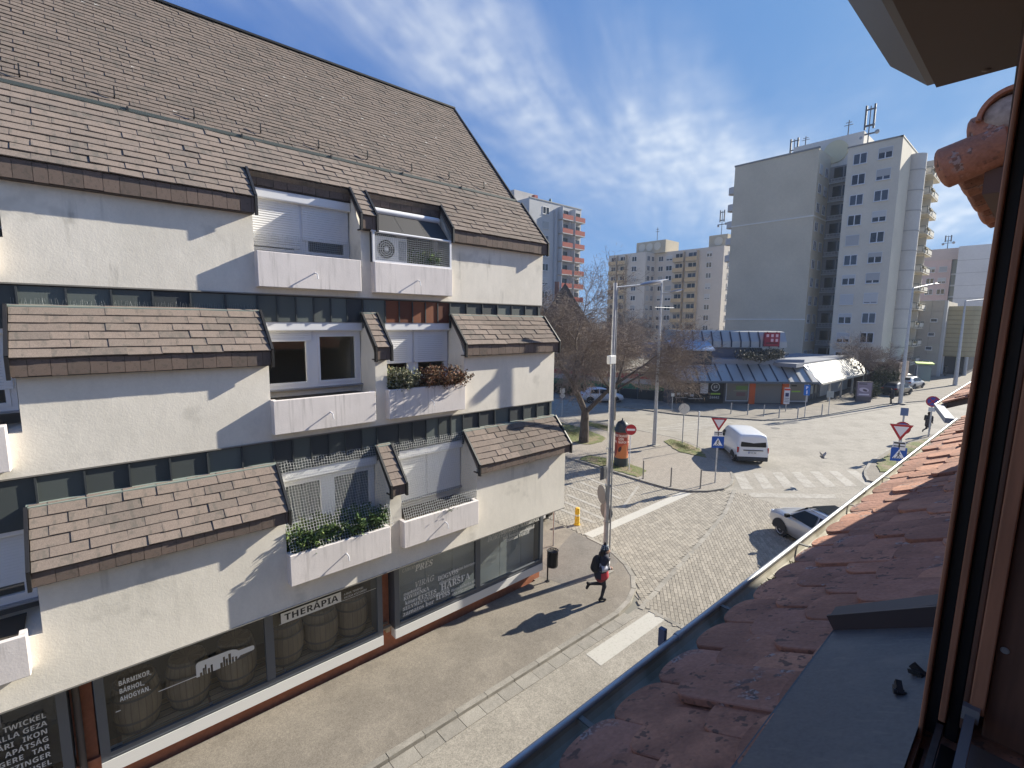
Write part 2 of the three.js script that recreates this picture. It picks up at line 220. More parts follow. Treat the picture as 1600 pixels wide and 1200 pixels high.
{
  const R = rng(7), slopeY = V(0, LV[0].yt - LV[0].lt, LV[0].zt - LV[0].zl);
  const fasc = [0, 1, 2].map((k) => metreUV(flat(bx(1, 1, 0.024)), k * 0.3, k * 0.2)), fm = M.shingle.map((m, k) => tm(shingleTex[3 - k], 0.9, { color: new THREE.Color().setRGB(0.8, 0.74, 0.72) }));
  // walls
  LV.forEach((L, k) => {
    for (const [a, b] of WX) mk('wall', [bb(a, b, L.fl, L.lb + 0.1, L.win - 0.2, L.zw)], M.stucco, block);
    for (const [a, b] of WX) if (k < 2) mk('cheek', [alongX([[L.zw + 0.002, L.lb], [L.zt, L.yt], [L.win, L.yt], [L.win, L.lb]], a + 0.012, b - 0.012)], M.stucco, block);
    mk('wall_base', [bb(-4.2, 10.5, L.yb, L.fl, L.win - 0.2, L.zw)], M.stucco, block); for (const [a, b] of BAYS) { mk('window_parapet', [bb(a, b, L.fl, L.sill - 0.02, L.win - 0.2, L.win + 0.03)], M.stucco, block); mk('bay_floor', [bb(a, b, L.fl, L.fl + 0.012, L.win + 0.03, L.zw - 0.01)], mat([0.1, 0.1, 0.1], 0.8), block); }
    mk('drip_edge', [bb(-4.2, 10.52, L.yb - 0.012, L.yb + 0.012, L.zw - 0.5, L.zw + 0.012)], mat([0.2, 0.19, 0.17], 0.8), block);
    mk('wall', [bb(-6, -2.95, L.fl, L.lb + 0.1, L.win - 0.2, L.zw)], M.stucco, block);
  });
  mk('core', [bb(-6, 10.3, 2.7, 11.6, -15, -13.6), bb(-6, 10.3, 2.7, 2.76, -13.6, -10.3), bb(-6, 10.3, 5.6, 5.7, -13.6, -10.3), bb(-6, 10.3, 8.4, 8.5, -13.6, -10.8), bb(-6, 10.3, 11.2, 11.3, -13.6, -11.5), bb(4.9, 5, 2.76, 11.2, -13.6, -11.4), bb(-0.7, -0.6, 2.76, 11.2, -13.6, -11.4)], M.room, block);
  mk('wall', [bb(10.32, 10.5, 2.69, 5.86, -14.5, -10.33), bb(10.32, 10.5, 5.88, 8.69, -14.5, -10.88), bb(10.32, 10.5, 8.72, 11.5, -15, -11.31)], M.stucco, block);
  // window units: frame, sashes, panes, roller shutters
  function windowUnit(x0, x1, y0, y1, z, o) {
    const w = new THREE.Group(); w.name = 'window'; block.add(w); const t = 0.07, mid = o.mid ?? (x0 + x1) / 2, d = 0.07, boxH = 0.2, yt = y1 - boxH;
    const fr = [bb(x0, x0 + t, y0, yt, z, z + d), bb(x1 - t, x1, y0, yt, z, z + d), bb(mid - 0.09, mid + 0.09, y0 - 0.001, yt + 0.001, z, z + d + 0.004), bb(x0 + t, x1 - t, y0, y0 + t, z, z + d - 0.004), bb(x0 + t, x1 - t, yt - t, yt, z, z + d - 0.004)];
    const sash = (a, b) => { const s = 0.055; fr.push(bb(a, a + s, y0 + t, yt - t, z + 0.01, z + d + 0.012), bb(b - s, b, y0 + t, yt - t, z + 0.01, z + d + 0.012), bb(a + s, b - s, y0 + t, y0 + t + s, z + 0.01, z + d + 0.012), bb(a + s, b - s, yt - t - s, yt - t, z + 0.01, z + d + 0.012)); };
    sash(x0 + t + 0.002, mid - 0.092); sash(mid + 0.092, x1 - t - 0.002); mk('frame', fr, M.white, w);
    for (const [a, b] of [[x0 + t, mid - 0.09], [mid + 0.09, x1 - t]]) mk('pane', [quad([a, y0, z + 0.03], [b, y0, z + 0.03], [b, yt, z + 0.03], [a, yt, z + 0.03])], M.glass, w);
    mk('shutter_box', [rb(x1 - x0 + 0.04, boxH, 0.19, 0.03, (x0 + x1) / 2, y1 - boxH / 2, z + 0.1)], M.white, w);
    [[x0 + 0.03, mid - 0.03, o.l], [mid + 0.03, x1 - 0.03, o.r]].forEach(([a, b, f]) => { if (!f) return; const g = [], H = (yt - y0) * f, n = Math.round(H / 0.047); for (let i = 0; i < n; i++) g.push(bx(b - a, 0.043, 0.012, (a + b) / 2, yt - (i + 0.5) * H / n, z + d + 0.025, -0.16)); g.push(bb(a, b, yt - H - 0.02, yt - H + 0.02, z + d + 0.016, z + d + 0.036)); mk('roller_shutter', g, M.shutter, w).userData.kind = 'stuff'; });
    if (o.curtain) { const g = new THREE.PlaneGeometry(x1 - x0 - 0.1, yt - y0, 90, 1), p = g.attributes.position; for (let i = 0; i < p.count; i++) p.setZ(i, 0.03 * Math.sin(p.getX(i) * 34) + 0.015 * Math.sin(p.getX(i) * 71)); g.computeVertexNormals(); mk('curtain', [g.translate((x0 + x1) / 2, (y0 + yt) / 2, z - 0.14)], M.curtain, w); }
    mk('window_sill', [bb(x0 - 0.05, x1 + 0.05, y0 - 0.03, y0, z - 0.02, z + 0.16)], mat([0.3, 0.3, 0.31], 0.5), w);
    return w;
  }
  windowUnit(2.66, 4.79, 3.93, 5.18, LV[0].win, { curtain: 1 }); windowUnit(5.1, 7.19, 3.93, 5.18, LV[0].win, { l: 1, r: 0.97 });
  windowUnit(2.66, 4.79, 6.77, 8.17, LV[1].win, { l: 0.16, r: 0 }); windowUnit(5.1, 7.19, 6.77, 8.17, LV[1].win, { l: 0.64, r: 0.64 });
  windowUnit(2.66, 4.79, 9.55, 10.83, LV[2].win, { l: 0.84, r: 0.66 }); windowUnit(5.1, 7.19, 9.55, 10.83, LV[2].win, { l: 0, r: 0.3 });
  LV.forEach((L) => windowUnit(-2.9, -0.78, L.sill, L.yt - 0.2 > 11 ? 10.83 : L.yt - 0.2, L.win, { l: 0.5, r: 0.7 }));
  // planters in front of the bays, each with a drain spout
  const pots = [];
  LV.forEach((L, k) => [[-3.0, -0.87], [2.63, 4.7], [5.02, 7.1]].forEach(([a, b], j) => {
    const y0 = [3.19, 6.02, 8.83][k], y1 = [3.8, 6.68, 9.5][k], zf = L.zl + 0.03, zb = L.zw - 0.002, g = new THREE.Group(); g.name = 'planter_box'; block.add(g);
    mk('front_panel', [rb(b - a, y1 - y0, 0.08, 0.012, (a + b) / 2, (y0 + y1) / 2, zf - 0.04)], M.planter, g);
    mk('side_panel', [bb(a, a + 0.08, y0, y1, zb, zf - 0.08), bb(b - 0.08, b, y0, y1, zb, zf - 0.08), bb(a + 0.08, b - 0.08, y0, y0 + 0.1, zb, zf - 0.08)], M.planter, g);
    mk('soil', [bb(a + 0.05, b - 0.05, y1 - 0.1, y1 - 0.07, L.win + 0.08, zf - 0.07)], M.soil, g);
    const sx = lerp(a, b, 0.52), sy = y0 + 0.33; mk('drain_spout', [rod([sx, sy, zf - 0.02], [sx + 0.01, sy - 0.03, zf + 0.1], 0.011), rod([sx + 0.01, sy - 0.03, zf + 0.1], [sx + 0.012, sy - 0.13, zf + 0.115], 0.011)], M.white, g);
    pots.push([a, b, y1, zf, L.win]);
  }));
  // shingled bands
  const shGeo = [0, 1, 2].map((k) => metreUV(flat(rb(1, 0.23, 0.019, 0.004, 0, 0, 0, 1)), k * 0.31, k * 0.17));
  let single = 0; const bulk = [];
  function shingle(x0, x1, o, s, n, dist, rot) {
    const w = x1 - x0 + 0.012 * R(); if (w < 0.07) return; const q = new THREE.Quaternion().setFromRotationMatrix(new THREE.Matrix4().makeBasis(V(1, 0, 0), s, n));
    q.multiply(new THREE.Quaternion().setFromEuler(new THREE.Euler(-0.105 - 0.03 * R(), 0.012 + (R() - 0.5) * 0.045, (R() - 0.5) * (rot ?? 0.02))));
    const p = V((x0 + x1) / 2, o.y, o.z).addScaledVector(s, dist + 0.1 + (R() - 0.5) * 0.012).addScaledVector(n, 0.018 + 0.006 * R()), sc = V(w - 0.004, 1, 1);
    bulk.push({ q, p, sc, k: Math.floor(R() * 3), m: Math.floor(Math.pow(R(), 1.4) * 4) });
  }
  function band(x0, x1, y0, z0, y1, z1, expo, W = 0.44) {
    const s = V(0, y1 - y0, z1 - z0), L = s.length(); s.normalize(); const n = V(0, -s.z, s.y), o = V(0, y0, z0), rows = Math.round(L / expo), e = L / rows;
    for (let r = 0; r < rows; r++) for (let x = x0 - (r % 2 ? W / 2 : 0) - (R() * 0.02); x < x1; x += W) shingle(Math.max(x0, x), Math.min(x1, x + W), o, s, n, r * e);
  }
  const trim = (x, L, top, z1, y1) => { const s = V(0, y1 - L.lt, z1 - L.zl).normalize(), n = V(0, -s.z, s.y), a = [x, L.lt + n.y * 0.02, L.zl + n.z * 0.02], b = [x, y1 + n.y * 0.02, z1 + n.z * 0.02]; mk('verge_trim', [beam(a, b, 0.045, 0.09, n), bb(x - 0.0225, x + 0.0225, L.lb - 0.03, L.lt + 0.03, L.zl - 0.03, L.zl + 0.05)], M.black, block); };
  LV.forEach((L, k) => WX.forEach(([a, b]) => {
    const x0 = a - 0.06, x1 = b + 0.03; let yt = L.yt, zt = L.zt; if (k === 2) { yt = 11.1; zt = LV[2].zl - (11.1 - L.lt) / 1.125; }
    band(x0 + 0.03, x1 - 0.03, L.lt, L.zl, yt, zt, 0.165); trim(x0, L, 0, zt, yt); if (k < 2 || b < 9) trim(x1, L, 0, zt, yt); else trim(x1, L, 0, L.zt, L.yt);
    const up = V(0, yt - L.lt, zt - L.zl).normalize(), nn = V(0, -up.z, up.y); mk('band_deck', [alongX([[L.zl - 0.01, L.lt - 0.01], [zt, yt - 0.012], [zt - 0.05, yt - 0.09], [L.zl - 0.1, L.lt - 0.1]], x0 + 0.02, x1 - 0.02), bb(x0 + 0.03, x1 - 0.03, L.lb + 0.02, L.lt - 0.012, L.zl - 0.1, L.zl - 0.028)], M.shingle[3], block);
    mk('soffit', [bb(x0 + 0.03, x1 - 0.03, L.lb - 0.005, L.lb + 0.018, L.zw - 0.1, L.zl - 0.02)], M.soffit, block);
    let x = x0 + 0.02; while (x < x1 - 0.03) { const w = Math.min(0.16 + R() * 0.1, x1 - 0.025 - x); if (w > 0.03) share('fascia_panel', fasc[Math.floor(R() * 3)], fm[Math.floor(R() * 4)], block).position.set(x + w / 2, (L.lb + L.lt) / 2 + (R() - 0.5) * 0.012, L.zl - 0.012); block.children.at(-1).scale.set(w - 0.006, L.lt - L.lb - 0.02, 1); x += w; }
  }));
  // upper part of the top band, over the bays as well, then the flashing and the main roof
  const L3 = LV[2], zn = L3.zl - (11.1 - L3.lt) / 1.125;
  band(-6, 10.5, 11.1, zn, 11.84, L3.zt - 0.02, 0.165);
  mk('band_deck', [alongX([[zn, 11.088], [L3.zt - 0.03, 11.82], [L3.zt - 0.12, 11.7], [zn - 0.08, 11.0]], -6, 10.5)], M.shingle[3], block);
  for (const [a, b] of [[-2.95, -0.78], ...BAYS]) {
    let x = a + 0.02; while (x < b - 0.03) { const w = Math.min(0.2 + R() * 0.12, b - 0.01 - x); if (w > 0.04) mk('fascia_panel', [bb(x, x + w - 0.008, 10.86 + (R() - 0.5) * 0.015, 11.07, zn - 0.1, zn - 0.075)], fm[Math.floor(R() * 4)], block); x += w; }
    mk('soffit', [bb(a, b, 10.83, 10.85, L3.win - 0.1, zn - 0.08)], M.soffit, block);
  }
  mk('cheek', WX.map(([a, b]) => alongX([[L3.zw, L3.lb], [zn - 0.14, 11.0], [L3.win, 11.0], [L3.win, L3.lb]], a + 0.012, b - 0.012)), M.stucco, block);
  mk('flashing', [alongX([[L3.zt - 0.02, 11.85], [L3.zt + 0.005, 11.875], [L3.zt - 0.18, 11.91], [L3.zt - 0.18, 11.88]], -6, 10.52)], M.verdigris, block);
  mk('valley_gutter', [bb(-6, 10.5, 11.8, 11.99, L3.zt - 0.3, L3.zt - 0.19), bb(-6, 10.5, 11.8, 11.86, L3.zt - 0.2, L3.zt - 0.02)], M.copper[1], block);
  for (let x = -0.9; x < 10; x += 1.86) mk('gutter_joint', [bb(x, x + 0.03, 11.9, 12.01, L3.zt - 0.2, L3.zt - 0.17)], M.black, block);
  const rs = V(0, 15.66 - 11.98, -15.04 + 11.76), rl = rs.length(); rs.normalize(); const rn = V(0, -rs.z, rs.y), bulk0 = bulk.length;
  band(-6, 10.5, 11.98, -11.76, 15.62, -15.0, 0.135, 0.3);
  mk('roof_deck', [alongX([[-11.76, 11.96], [-15.04, 15.6], [-18.6, 11.9], [-18.6, 9], [-12.2, 11.35]], -6, 10.46)], M.shingle[3], block);
  mk('verge_trim', [beam([10.52, 11.9, -11.66], [10.52, 15.7, -15.06], 0.05, 0.12, rn)], M.black, block);
  mk('ridge_cap', [beam([-6, 15.68, -15.04], [10.54, 15.68, -15.04], 0.22, 0.05)], M.black, block);
  for (let x = -0.4, i = 0; x < 10.2; x += 1.22, i++) { const o = V(x, 11.98, -11.76).addScaledVector(rs, 0.18 + 0.06 * (i % 2)).addScaledVector(rn, 0.02), e = o.clone().addScaledVector(rn, 0.1); mk('snow_hook', [rod(o.toArray(), e.toArray(), 0.012), beam([x, e.y - 0.03, e.z], [x, e.y + 0.14, e.z - 0.02], 0.02, 0.03), rod(o.toArray(), [x - 0.09, o.y - 0.03, o.z + 0.03], 0.009)], M.black, block); }
  // shingles: the 300 that show largest one by one, the others in one go
  const cam = V(0, EYE, 0); for (const b of bulk) b.d = b.p.distanceTo(cam) + (b.p.x < -1.2 ? 50 : 0) + (b.p.y > 11.9 ? 3 : 0); bulk.sort((a, b) => a.d - b.d);
  const deck = [];
  bulk.slice(0, 298).forEach((b) => { const m = share('shingle', shGeo[b.k], M.shingle[b.m], block); m.position.copy(b.p); m.quaternion.copy(b.q); m.scale.copy(b.sc); });
  for (let m = 0; m < 4; m++) { const set = bulk.slice(298).filter((b) => b.m === m); const g = set.map((b) => shGeo[b.k].clone().applyMatrix4(new THREE.Matrix4().compose(b.p, b.q, b.sc))); deck.push(...g.map((q) => [q, m])); }
  for (let m = 0; m < 4; m++) mk('shingle_field', deck.filter((d) => d[1] === m).map((d) => d[0]), tm(shingleTex[m], 0.95, { color: new THREE.Color().setRGB(0.8, 0.79, 0.78) }), block, true).userData.kind = 'stuff';
  const chips = new Bin(); for (let i = 0; i < 26; i++) { const o = V(-0.5 + R() * 10.5, 11.98, -11.76).addScaledVector(rs, 0.1 + R() * 3.6).addScaledVector(rn, 0.045); chips.tri(o, o.clone().add(V(0.05 + R() * 0.05, 0.004, 0)), o.clone().addScaledVector(rs, 0.02 + 0.02 * R())); } mk('pale_chip', [chips.geo()], mat([0.7, 0.68, 0.62], 0.8, { side: THREE.DoubleSide }), block).userData.kind = 'stuff';
  // clerestory strips of sheet metal with standing seams
  LV.slice(0, 2).forEach((L, k) => {
    const y0 = L.yt - 0.32, y1 = L.next - 0.03; let x = -3.4;
    while (x < 10.45) {
      const inBay = BAYS.findIndex(([a, b]) => x > a - 0.15 && x < b - 0.1), w = Math.min(inBay >= 0 ? 0.36 : x > 7 ? 0.53 : 0.55, 10.47 - x), pool = k === 1 && inBay === 1 ? M.rust : M.copper;
      const yb = inBay >= 0 ? L.yt - 0.19 : y0; mk('metal_panel', [bb(x + 0.004, x + w - 0.004, yb, y1, L.zc - 0.03 - 0.004 * R(), L.zc)], pool[Math.floor(R() * pool.length)], block);
      mk('seam_rib', [bb(x - 0.013, x + 0.013, yb, y1 - 0.01, L.zc, L.zc + (inBay >= 0 ? 0.022 : 0.04))], M.copper[2], block); x += w;
    }
    for (const [a, b] of WX) mk('flashing', [alongX([[L.zt + 0.03, L.yt - 0.01], [L.zt + 0.03, L.yt + 0.02], [L.zc + 0.001, L.yt + 0.05], [L.zc + 0.001, L.yt - 0.01]], a - 0.06, b + 0.03)], M.verdigris, block);
    mk('metal_panel', [bb(-3.4, 10.47, L.next - 0.031, L.next - 0.022, L.zc - 0.03, LV[k + 1].zw - 0.03)], M.soffit, block);
  });
  const sp = []; for (const [a, b] of [WX[0], WX[1]]) for (let x = a; x < b; x += 0.035) sp.push(rod([x, 8.37, -10.42], [x + (R() - 0.5) * 0.05, 8.47 + R() * 0.03, -10.42 + (R() - 0.5) * 0.07], 0.0016, 0.0012, 3));
  mk('bird_spikes', sp, M.steel, block).userData.kind = 'stuff';
  // nets over the bays
  const netOver = (x0, x1, top, bottom, cell, sag, par, r = 0.0042) => {
    const g = [], nx = Math.round((x1 - x0) / cell), ny = Math.round(Math.hypot(top[0] - bottom[0], top[1] - bottom[1]) / cell), P = (i, j) => { const u = i / nx, v = j / ny, s = sag * Math.sin(Math.PI * v) * Math.sin(Math.PI * u); return [lerp(x0, x1, u) + 0.006 * Math.sin(j * 1.7 + i), lerp(top[0], bottom[0], v) + 0.007 * Math.sin(i * 2.1), lerp(top[1], bottom[1], v) - s]; };
    for (let i = 0; i <= nx; i++) for (let j = 0; j < ny; j += 2) g.push(rod(P(i, j), P(i, Math.min(ny, j + 2)), r, r, 3));
    for (let j = 0; j <= ny; j++) for (let i = 0; i < nx; i += 2) g.push(rod(P(i, j), P(Math.min(nx, i + 2), j), r, r, 3));
    const m = mk('net', g, M.net, par); m.userData.kind = 'stuff'; return m;
  };
  netOver(2.66, 4.78, [5.42, -9.9], [3.81, -9.16], 0.056, 0.04, block, 0.003); netOver(5.1, 7.15, [5.4, -9.9], [3.8, -9.2], 0.056, 0.04, block, 0.003); netOver(2.7, 4.75, [9.95, -10.92], [9.5, -10.9], 0.045, 0.0, block, 0.003);
  // awning with its cage over the air conditioner
  const aw = new THREE.Group(); aw.name = 'awning'; block.add(aw);
  mk('cassette', [rod([5.12, 10.74, -10.82], [7.08, 10.74, -10.82], 0.075, 0.075, 16)], M.white, aw);
  const cl = [[5.14, 5.8], [5.81, 6.46], [6.47, 7.06]]; for (const [a, b] of cl) mk('cloth', [quad([a, 10.69, -10.8], [b, 10.69, -10.8], [b, 10.19, -10.3], [a, 10.19, -10.3]), quad([a, 10.684, -10.8], [a, 10.184, -10.3], [b, 10.184, -10.3], [b, 10.684, -10.8])], mat([0.055, 0.052, 0.05], 0.7), aw);
  mk('front_bar', [rod([4.98, 10.17, -10.28], [7.1, 10.17, -10.28], 0.028, 0.028, 10)], M.white, aw);
  mk('cage_frame', [bb(5.0, 5.05, 9.5, 10.14, -10.3, -10.25), bb(7.05, 7.1, 9.5, 10.14, -10.3, -10.25), bb(5.05, 7.05, 9.5, 9.545, -10.3, -10.25)], M.white, aw);
  netOver(5.05, 7.05, [10.12, -10.275], [9.54, -10.275], 0.05, 0, aw, 0.0042);
  mk('downpipe', [rod([5.0, 9.5, -10.33], [5.0, 10.2, -10.33], 0.03)], M.black, block);
  // shops at street level
  const shop = (x0, x1, mids) => {
    const g = new THREE.Group(); g.name = 'shop_window'; block.add(g); const z = -10.05, y0 = 0.44, y1 = 2.66, s = 0.68;
    mk('sill_panel', [bb(x0, x1, y0, s, -10.4, z)], mat([0.72, 0.71, 0.68], 0.6), g);
    const e = [x0, ...mids, x1], fr = [bb(x0, x0 + 0.13, s, y1, -10.4, z - 0.01), bb(x1 - 0.13, x1, s, y1, -10.4, z - 0.01), bb(x0 + 0.13, x1 - 0.13, s, s + 0.13, z - 0.1, z - 0.013), bb(x0 + 0.13, x1 - 0.13, y1 - 0.12, y1, z - 0.1, z - 0.013), ...mids.map((m) => bb(m - 0.08, m + 0.08, s, y1, z - 0.1, z - 0.008))];
    fr.push(bb(x0 + 0.13, x1 - 0.13, s + 0.13, s + 0.145, z - 0.06, z + 0.006), bb(x0 + 0.13, x1 - 0.13, s + 0.04, s + 0.05, z - 0.06, z + 0.002)); mk('frame', fr, M.grey, g);
    for (let i = 0; i + 1 < e.length; i++) { const a = e[i] + 0.09, b = e[i + 1] - 0.09; mk('pane', [quad([a, s + 0.1, z - 0.05], [b, s + 0.1, z - 0.05], [b, y1 - 0.1, z - 0.05], [a, y1 - 0.1, z - 0.05])], M.shopglass, g); }
    mk('display_room', [bb(x0 + 0.02, x1 - 0.02, s - 0.1, y1, -11.75, -11.7), bb(x0 + 0.02, x1 - 0.02, s - 0.12, s - 0.02, -11.7, -10.4), bb(x0 + 0.01, x0 + 0.05, s, y1, -11.7, -10.41), bb(x1 - 0.05, x1 - 0.01, s, y1, -11.7, -10.41), bb(x0 + 0.02, x1 - 0.02, y1, y1 + 0.04, -11.7, -10.0)], mat([0.13, 0.12, 0.11], 0.9), g);
    return g;
  };
  const shopBack = (g, x0, x1) => { for (let x = x0 + 0.1; x < x1 - 0.2; x += 0.85) mk('back_panel', [bb(x, Math.min(x + 0.84, x1 - 0.1), 0.62, 2.6, -10.34, -10.3)], mat([0.36, 0.39, 0.39], 0.8), g); };
  const shopA = shop(-0.27, 4.92, [2.43]), shopB = shop(5.24, 10.37, [7.8]), shopC = shop(-4.8, -0.6, [-2.4]); shopBack(shopB, 5.3, 10.3);
  mk('plinth', [bb(-5, 10.45, -0.05, 0.66, -10.6, -10.28)], M.terracotta, block); mk('ledge_soffit', [bb(-5, 10.5, 2.6, 2.668, -11.9, -9.5)], M.stucco, block);
  for (const [a, b, z] of [[4.94, 5.22, -10.9], [-0.58, -0.3, -10.9], [10.36, 10.45, -14]]) mk('pier', [bb(a, b, 0.3, 2.66, z, -10.34)], M.terracotta, block);
  mk('downpipe', [rod([-0.5, 0.4, -10.25], [-0.5, 2.6, -10.25], 0.05)], M.dark, block);
  // lettering on the shop glass
  const txt = (c, s, x, y, font, a = 'left', col = '#e8e8e4', rot = 0) => { c.save(); c.translate(x, y); c.rotate(rot); c.fillStyle = col; c.font = font; c.textAlign = a; c.fillText(s, 0, 0); c.restore(); };
  print('lettering', paint(1024, 512, (c) => {
    ['BÁRMIKOR,', 'BÁRHOL,', 'AHOGYAN.'].forEach((s, i) => txt(c, s, 40, 180 + i * 42, 'bold 36px sans-serif')); c.fillStyle = '#e4e4e0'; c.fillRect(10, 305, 30, 5); c.fillRect(270, 288, 250, 5);
    c.beginPath(); c.moveTo(520, 300); c.lineTo(520, 235); c.quadraticCurveTo(522, 215, 550, 215); c.lineTo(740, 215); c.quadraticCurveTo(800, 215, 830, 238); c.lineTo(935, 240); c.quadraticCurveTo(950, 241, 950, 256); c.quadraticCurveTo(950, 270, 935, 270); c.lineTo(840, 272); c.quadraticCurveTo(800, 300, 760, 300); c.closePath(); c.fill();
    c.globalCompositeOperation = 'destination-out'; for (const [x, w, h] of [[545, 16, 22], [566, 14, 42], [582, 10, 58], [600, 16, 30], [622, 14, 44], [690, 18, 32], [712, 14, 60], [730, 16, 44], [752, 18, 66], [776, 14, 40], [800, 16, 34]]) c.fillRect(x, 302 - h, w, h); c.globalCompositeOperation = 'source-over';
  }), 2.36, 1.78, shopA, [1.13, 1.7, -10.04], 0, 0.6, true);
  print('lettering', paint(1024, 768, (c) => {
    c.fillStyle = '#e4e4e0'; c.fillRect(20, 268, 1000, 4); c.fillRect(40, 170, 590, 100); c.save(); c.translate(335, 250); c.scale(1.32, 1); txt(c, 'THERÁPIA', 0, 0, 'bold 84px sans-serif', 'center', '#1c1c1e'); c.restore();
    txt(c, 'A BOR, TERÁPIÁS', 660, 222, '28px sans-serif'); txt(c, 'HATÁSA KÖZISMERT', 660, 256, '28px sans-serif');
  }), 2.2, 1.78, shopA, [3.67, 1.7, -10.04], 0, 0.6, true);
  const cloud = (list, w, h) => paint(w, h, (c) => { for (const [s, x, y, z, f, al] of list) { c.globalAlpha = al ?? 0.95; txt(c, s, x, y, (f ?? 'bold') + ' ' + z + 'px serif'); } });
  print('lettering', cloud([['GYÜMÖLCSÖS  KÖNNYED  ILLATOS', 30, 90, 40, '', 0.7], ['SZÁRAZ  FEHÉR', 40, 135, 44, '', 0.7], ['RIZLING', 620, 120, 96, 'italic bold', 0.8], ['CABERNET', 30, 185, 46, '', 0.8], ['PRÉS', 190, 225, 92, 'italic bold', 0.9], ['friss ropogós rozé', 560, 60, 38, '', 0.7],
    ['VIRÁG', 180, 400, 84, 'italic', 0.85], ['muskotály', 40, 440, 44], ['KÖVIDINKA', 40, 490, 56], ['BOGYÓS', 500, 430, 70], ['olaszrizling', 520, 480, 50], ['furmint hárslevelű', 700, 405, 44], ['HÁRSFA', 540, 555, 104], ['könnyű', 60, 545, 52], ['TESTES', 230, 555, 66], ['SELYMES GYÖNGYÖZŐ', 30, 600, 54], ['friss', 470, 640, 92], ['zamatos bor', 30, 660, 66], ['illatos kadarka bikavér', 690, 620, 40], ['édes tölgy portugieser', 700, 665, 36]], 1060, 700), 2.3, 1.7, shopB, [6.53, 1.7, -10.04], 0, 0.6, true);
  print('lettering', cloud([['NOIR  PINOT', 420, 90, 60, '', 0.8], ['SAUVIGNON BLANC', 480, 140, 54], ['BORTERÁPIA', 110, 220, 84, 'italic', 0.75], ['AROMÁS & HARMONIKUS', 330, 190, 62], ['telt hosszú lecsengésű', 380, 265, 52], ['Tramini VÖRÖS', 420, 310, 56], ['MÉLY', 800, 260, 60, '', 0.7]], 1060, 700), 2.3, 1.7, shopB, [9.02, 1.75, -10.04], 0, 0.6, true);
  print('lettering', paint(768, 768, (c) => { ['TWICKEL', 'DALLA GEZA', 'KONYÁRI   IKON', 'BÉLA   APÁTSÁG', 'GERE   TAR', 'VAR   SZINGER', 'WEINHAUSEL'].forEach((s, i) => txt(c, s, 720, 250 + i * 62, 'bold 54px sans-serif', 'right', '#cfcfcb')); txt(c, '19', 720, 720, 'bold 60px serif', 'right'); c.fillStyle = '#555a60'; c.fillRect(330, 60, 60, 130); c.fillStyle = '#777'; c.fillRect(430, 40, 60, 160); }), 1.6, 1.7, shopC, [-1.55, 1.62, -10.04], 0, 0.6, true);
  var POTS = pots;
  // things in the shop window: barrels on pallets
  const barrelTex = colTex(256, 1, (u, v) => { const s = Math.floor(u * 22), e = Math.abs(u * 22 - s - 0.5) > 0.46 ? 0.45 : 1; return mul(mix([0.27, 0.21, 0.135], [0.2, 0.155, 0.1], hash(s, 3, 5)), e * (0.7 + 0.5 * fbm(u, v, 60, 5, 4, 151))); });
  barrelTex.repeat.set(1, 1); const bp = []; for (let i = 0; i <= 12; i++) { const t = i / 12; bp.push(new THREE.Vector2(0.29 + 0.085 * Math.sin(Math.PI * t), t * 0.95)); } const bodyG = new THREE.LatheGeometry([...bp, new THREE.Vector2(0.27, 0.95), new THREE.Vector2(0.27, 0.92), new THREE.Vector2(0, 0.92)], 28);
  const hoop = (y, r) => new THREE.CylinderGeometry(r, r, 0.045, 28, 1, true).translate(0, y, 0);
  let first; const xs = [0.28, 1.08, 1.9, 2.86, 3.62, 4.36];
  xs.forEach((x, i) => {
    const lab = ['oak barrel behind the shop glass, leftmost, under the small white slogan', 'oak barrel behind the shop glass under the left end of the white bottle emblem', 'oak barrel behind the shop glass under the neck of the white bottle emblem', 'oak barrel behind the shop glass, just right of the grey middle post', 'oak barrel behind the shop glass under the middle of the white name strip', 'oak barrel behind the shop glass, rightmost, beside the corner frame'][i], pos = [x, 0.82, -10.52 - 0.03 * (i % 2)];
    if (first) { again(first, lab, pos, i * 0.9); return; }
    first = thing('wine_barrel', lab, 'barrel', pos, 0, 'barrels in the shop window'); mk('staves', [bodyG], tm(barrelTex, 0.85, { side: THREE.DoubleSide }), first, true);
    for (const [y, r] of [[0.05, 0.315], [0.26, 0.362], [0.69, 0.362], [0.9, 0.315]]) mk('hoop', [hoop(y, r)], mat([0.1, 0.095, 0.09], 0.6, { metalness: 0.5, side: THREE.DoubleSide }), first);
  });
  const wood = mat([0.5, 0.36, 0.21], 0.9); let pal;
  [[0.68, 'left'], [2.05, 'middle'], [3.4, 'third'], [4.5, 'right']].forEach(([x], i) => {
    const lab = ['wooden pallet under the leftmost barrels behind the shop glass', 'wooden pallet under the barrel by the grey middle post', 'wooden pallet right of the middle post behind the shop glass', 'wooden pallet at the right end of the barrel window'][i];
    if (pal) { again(pal, lab, [x, 0.67, -10.52]); return; } pal = thing('pallet', lab, 'pallet', [x, 0.67, -10.52], 0, 'pallets in the shop window');
    for (let k = 0; k < 5; k++) mk('plank', [bb(-0.66, 0.66, 0.115, 0.14, -0.4 + k * 0.18, -0.28 + k * 0.18)], wood, pal); for (const a of [-0.58, -0.3, 0, 0.3, 0.58]) mk('block', [bb(a - 0.05, a + 0.05, 0.0, 0.113, 0.3, 0.42)], wood, pal);
    pal.scale.x = i === 3 ? 0.55 : 1;
  });
}
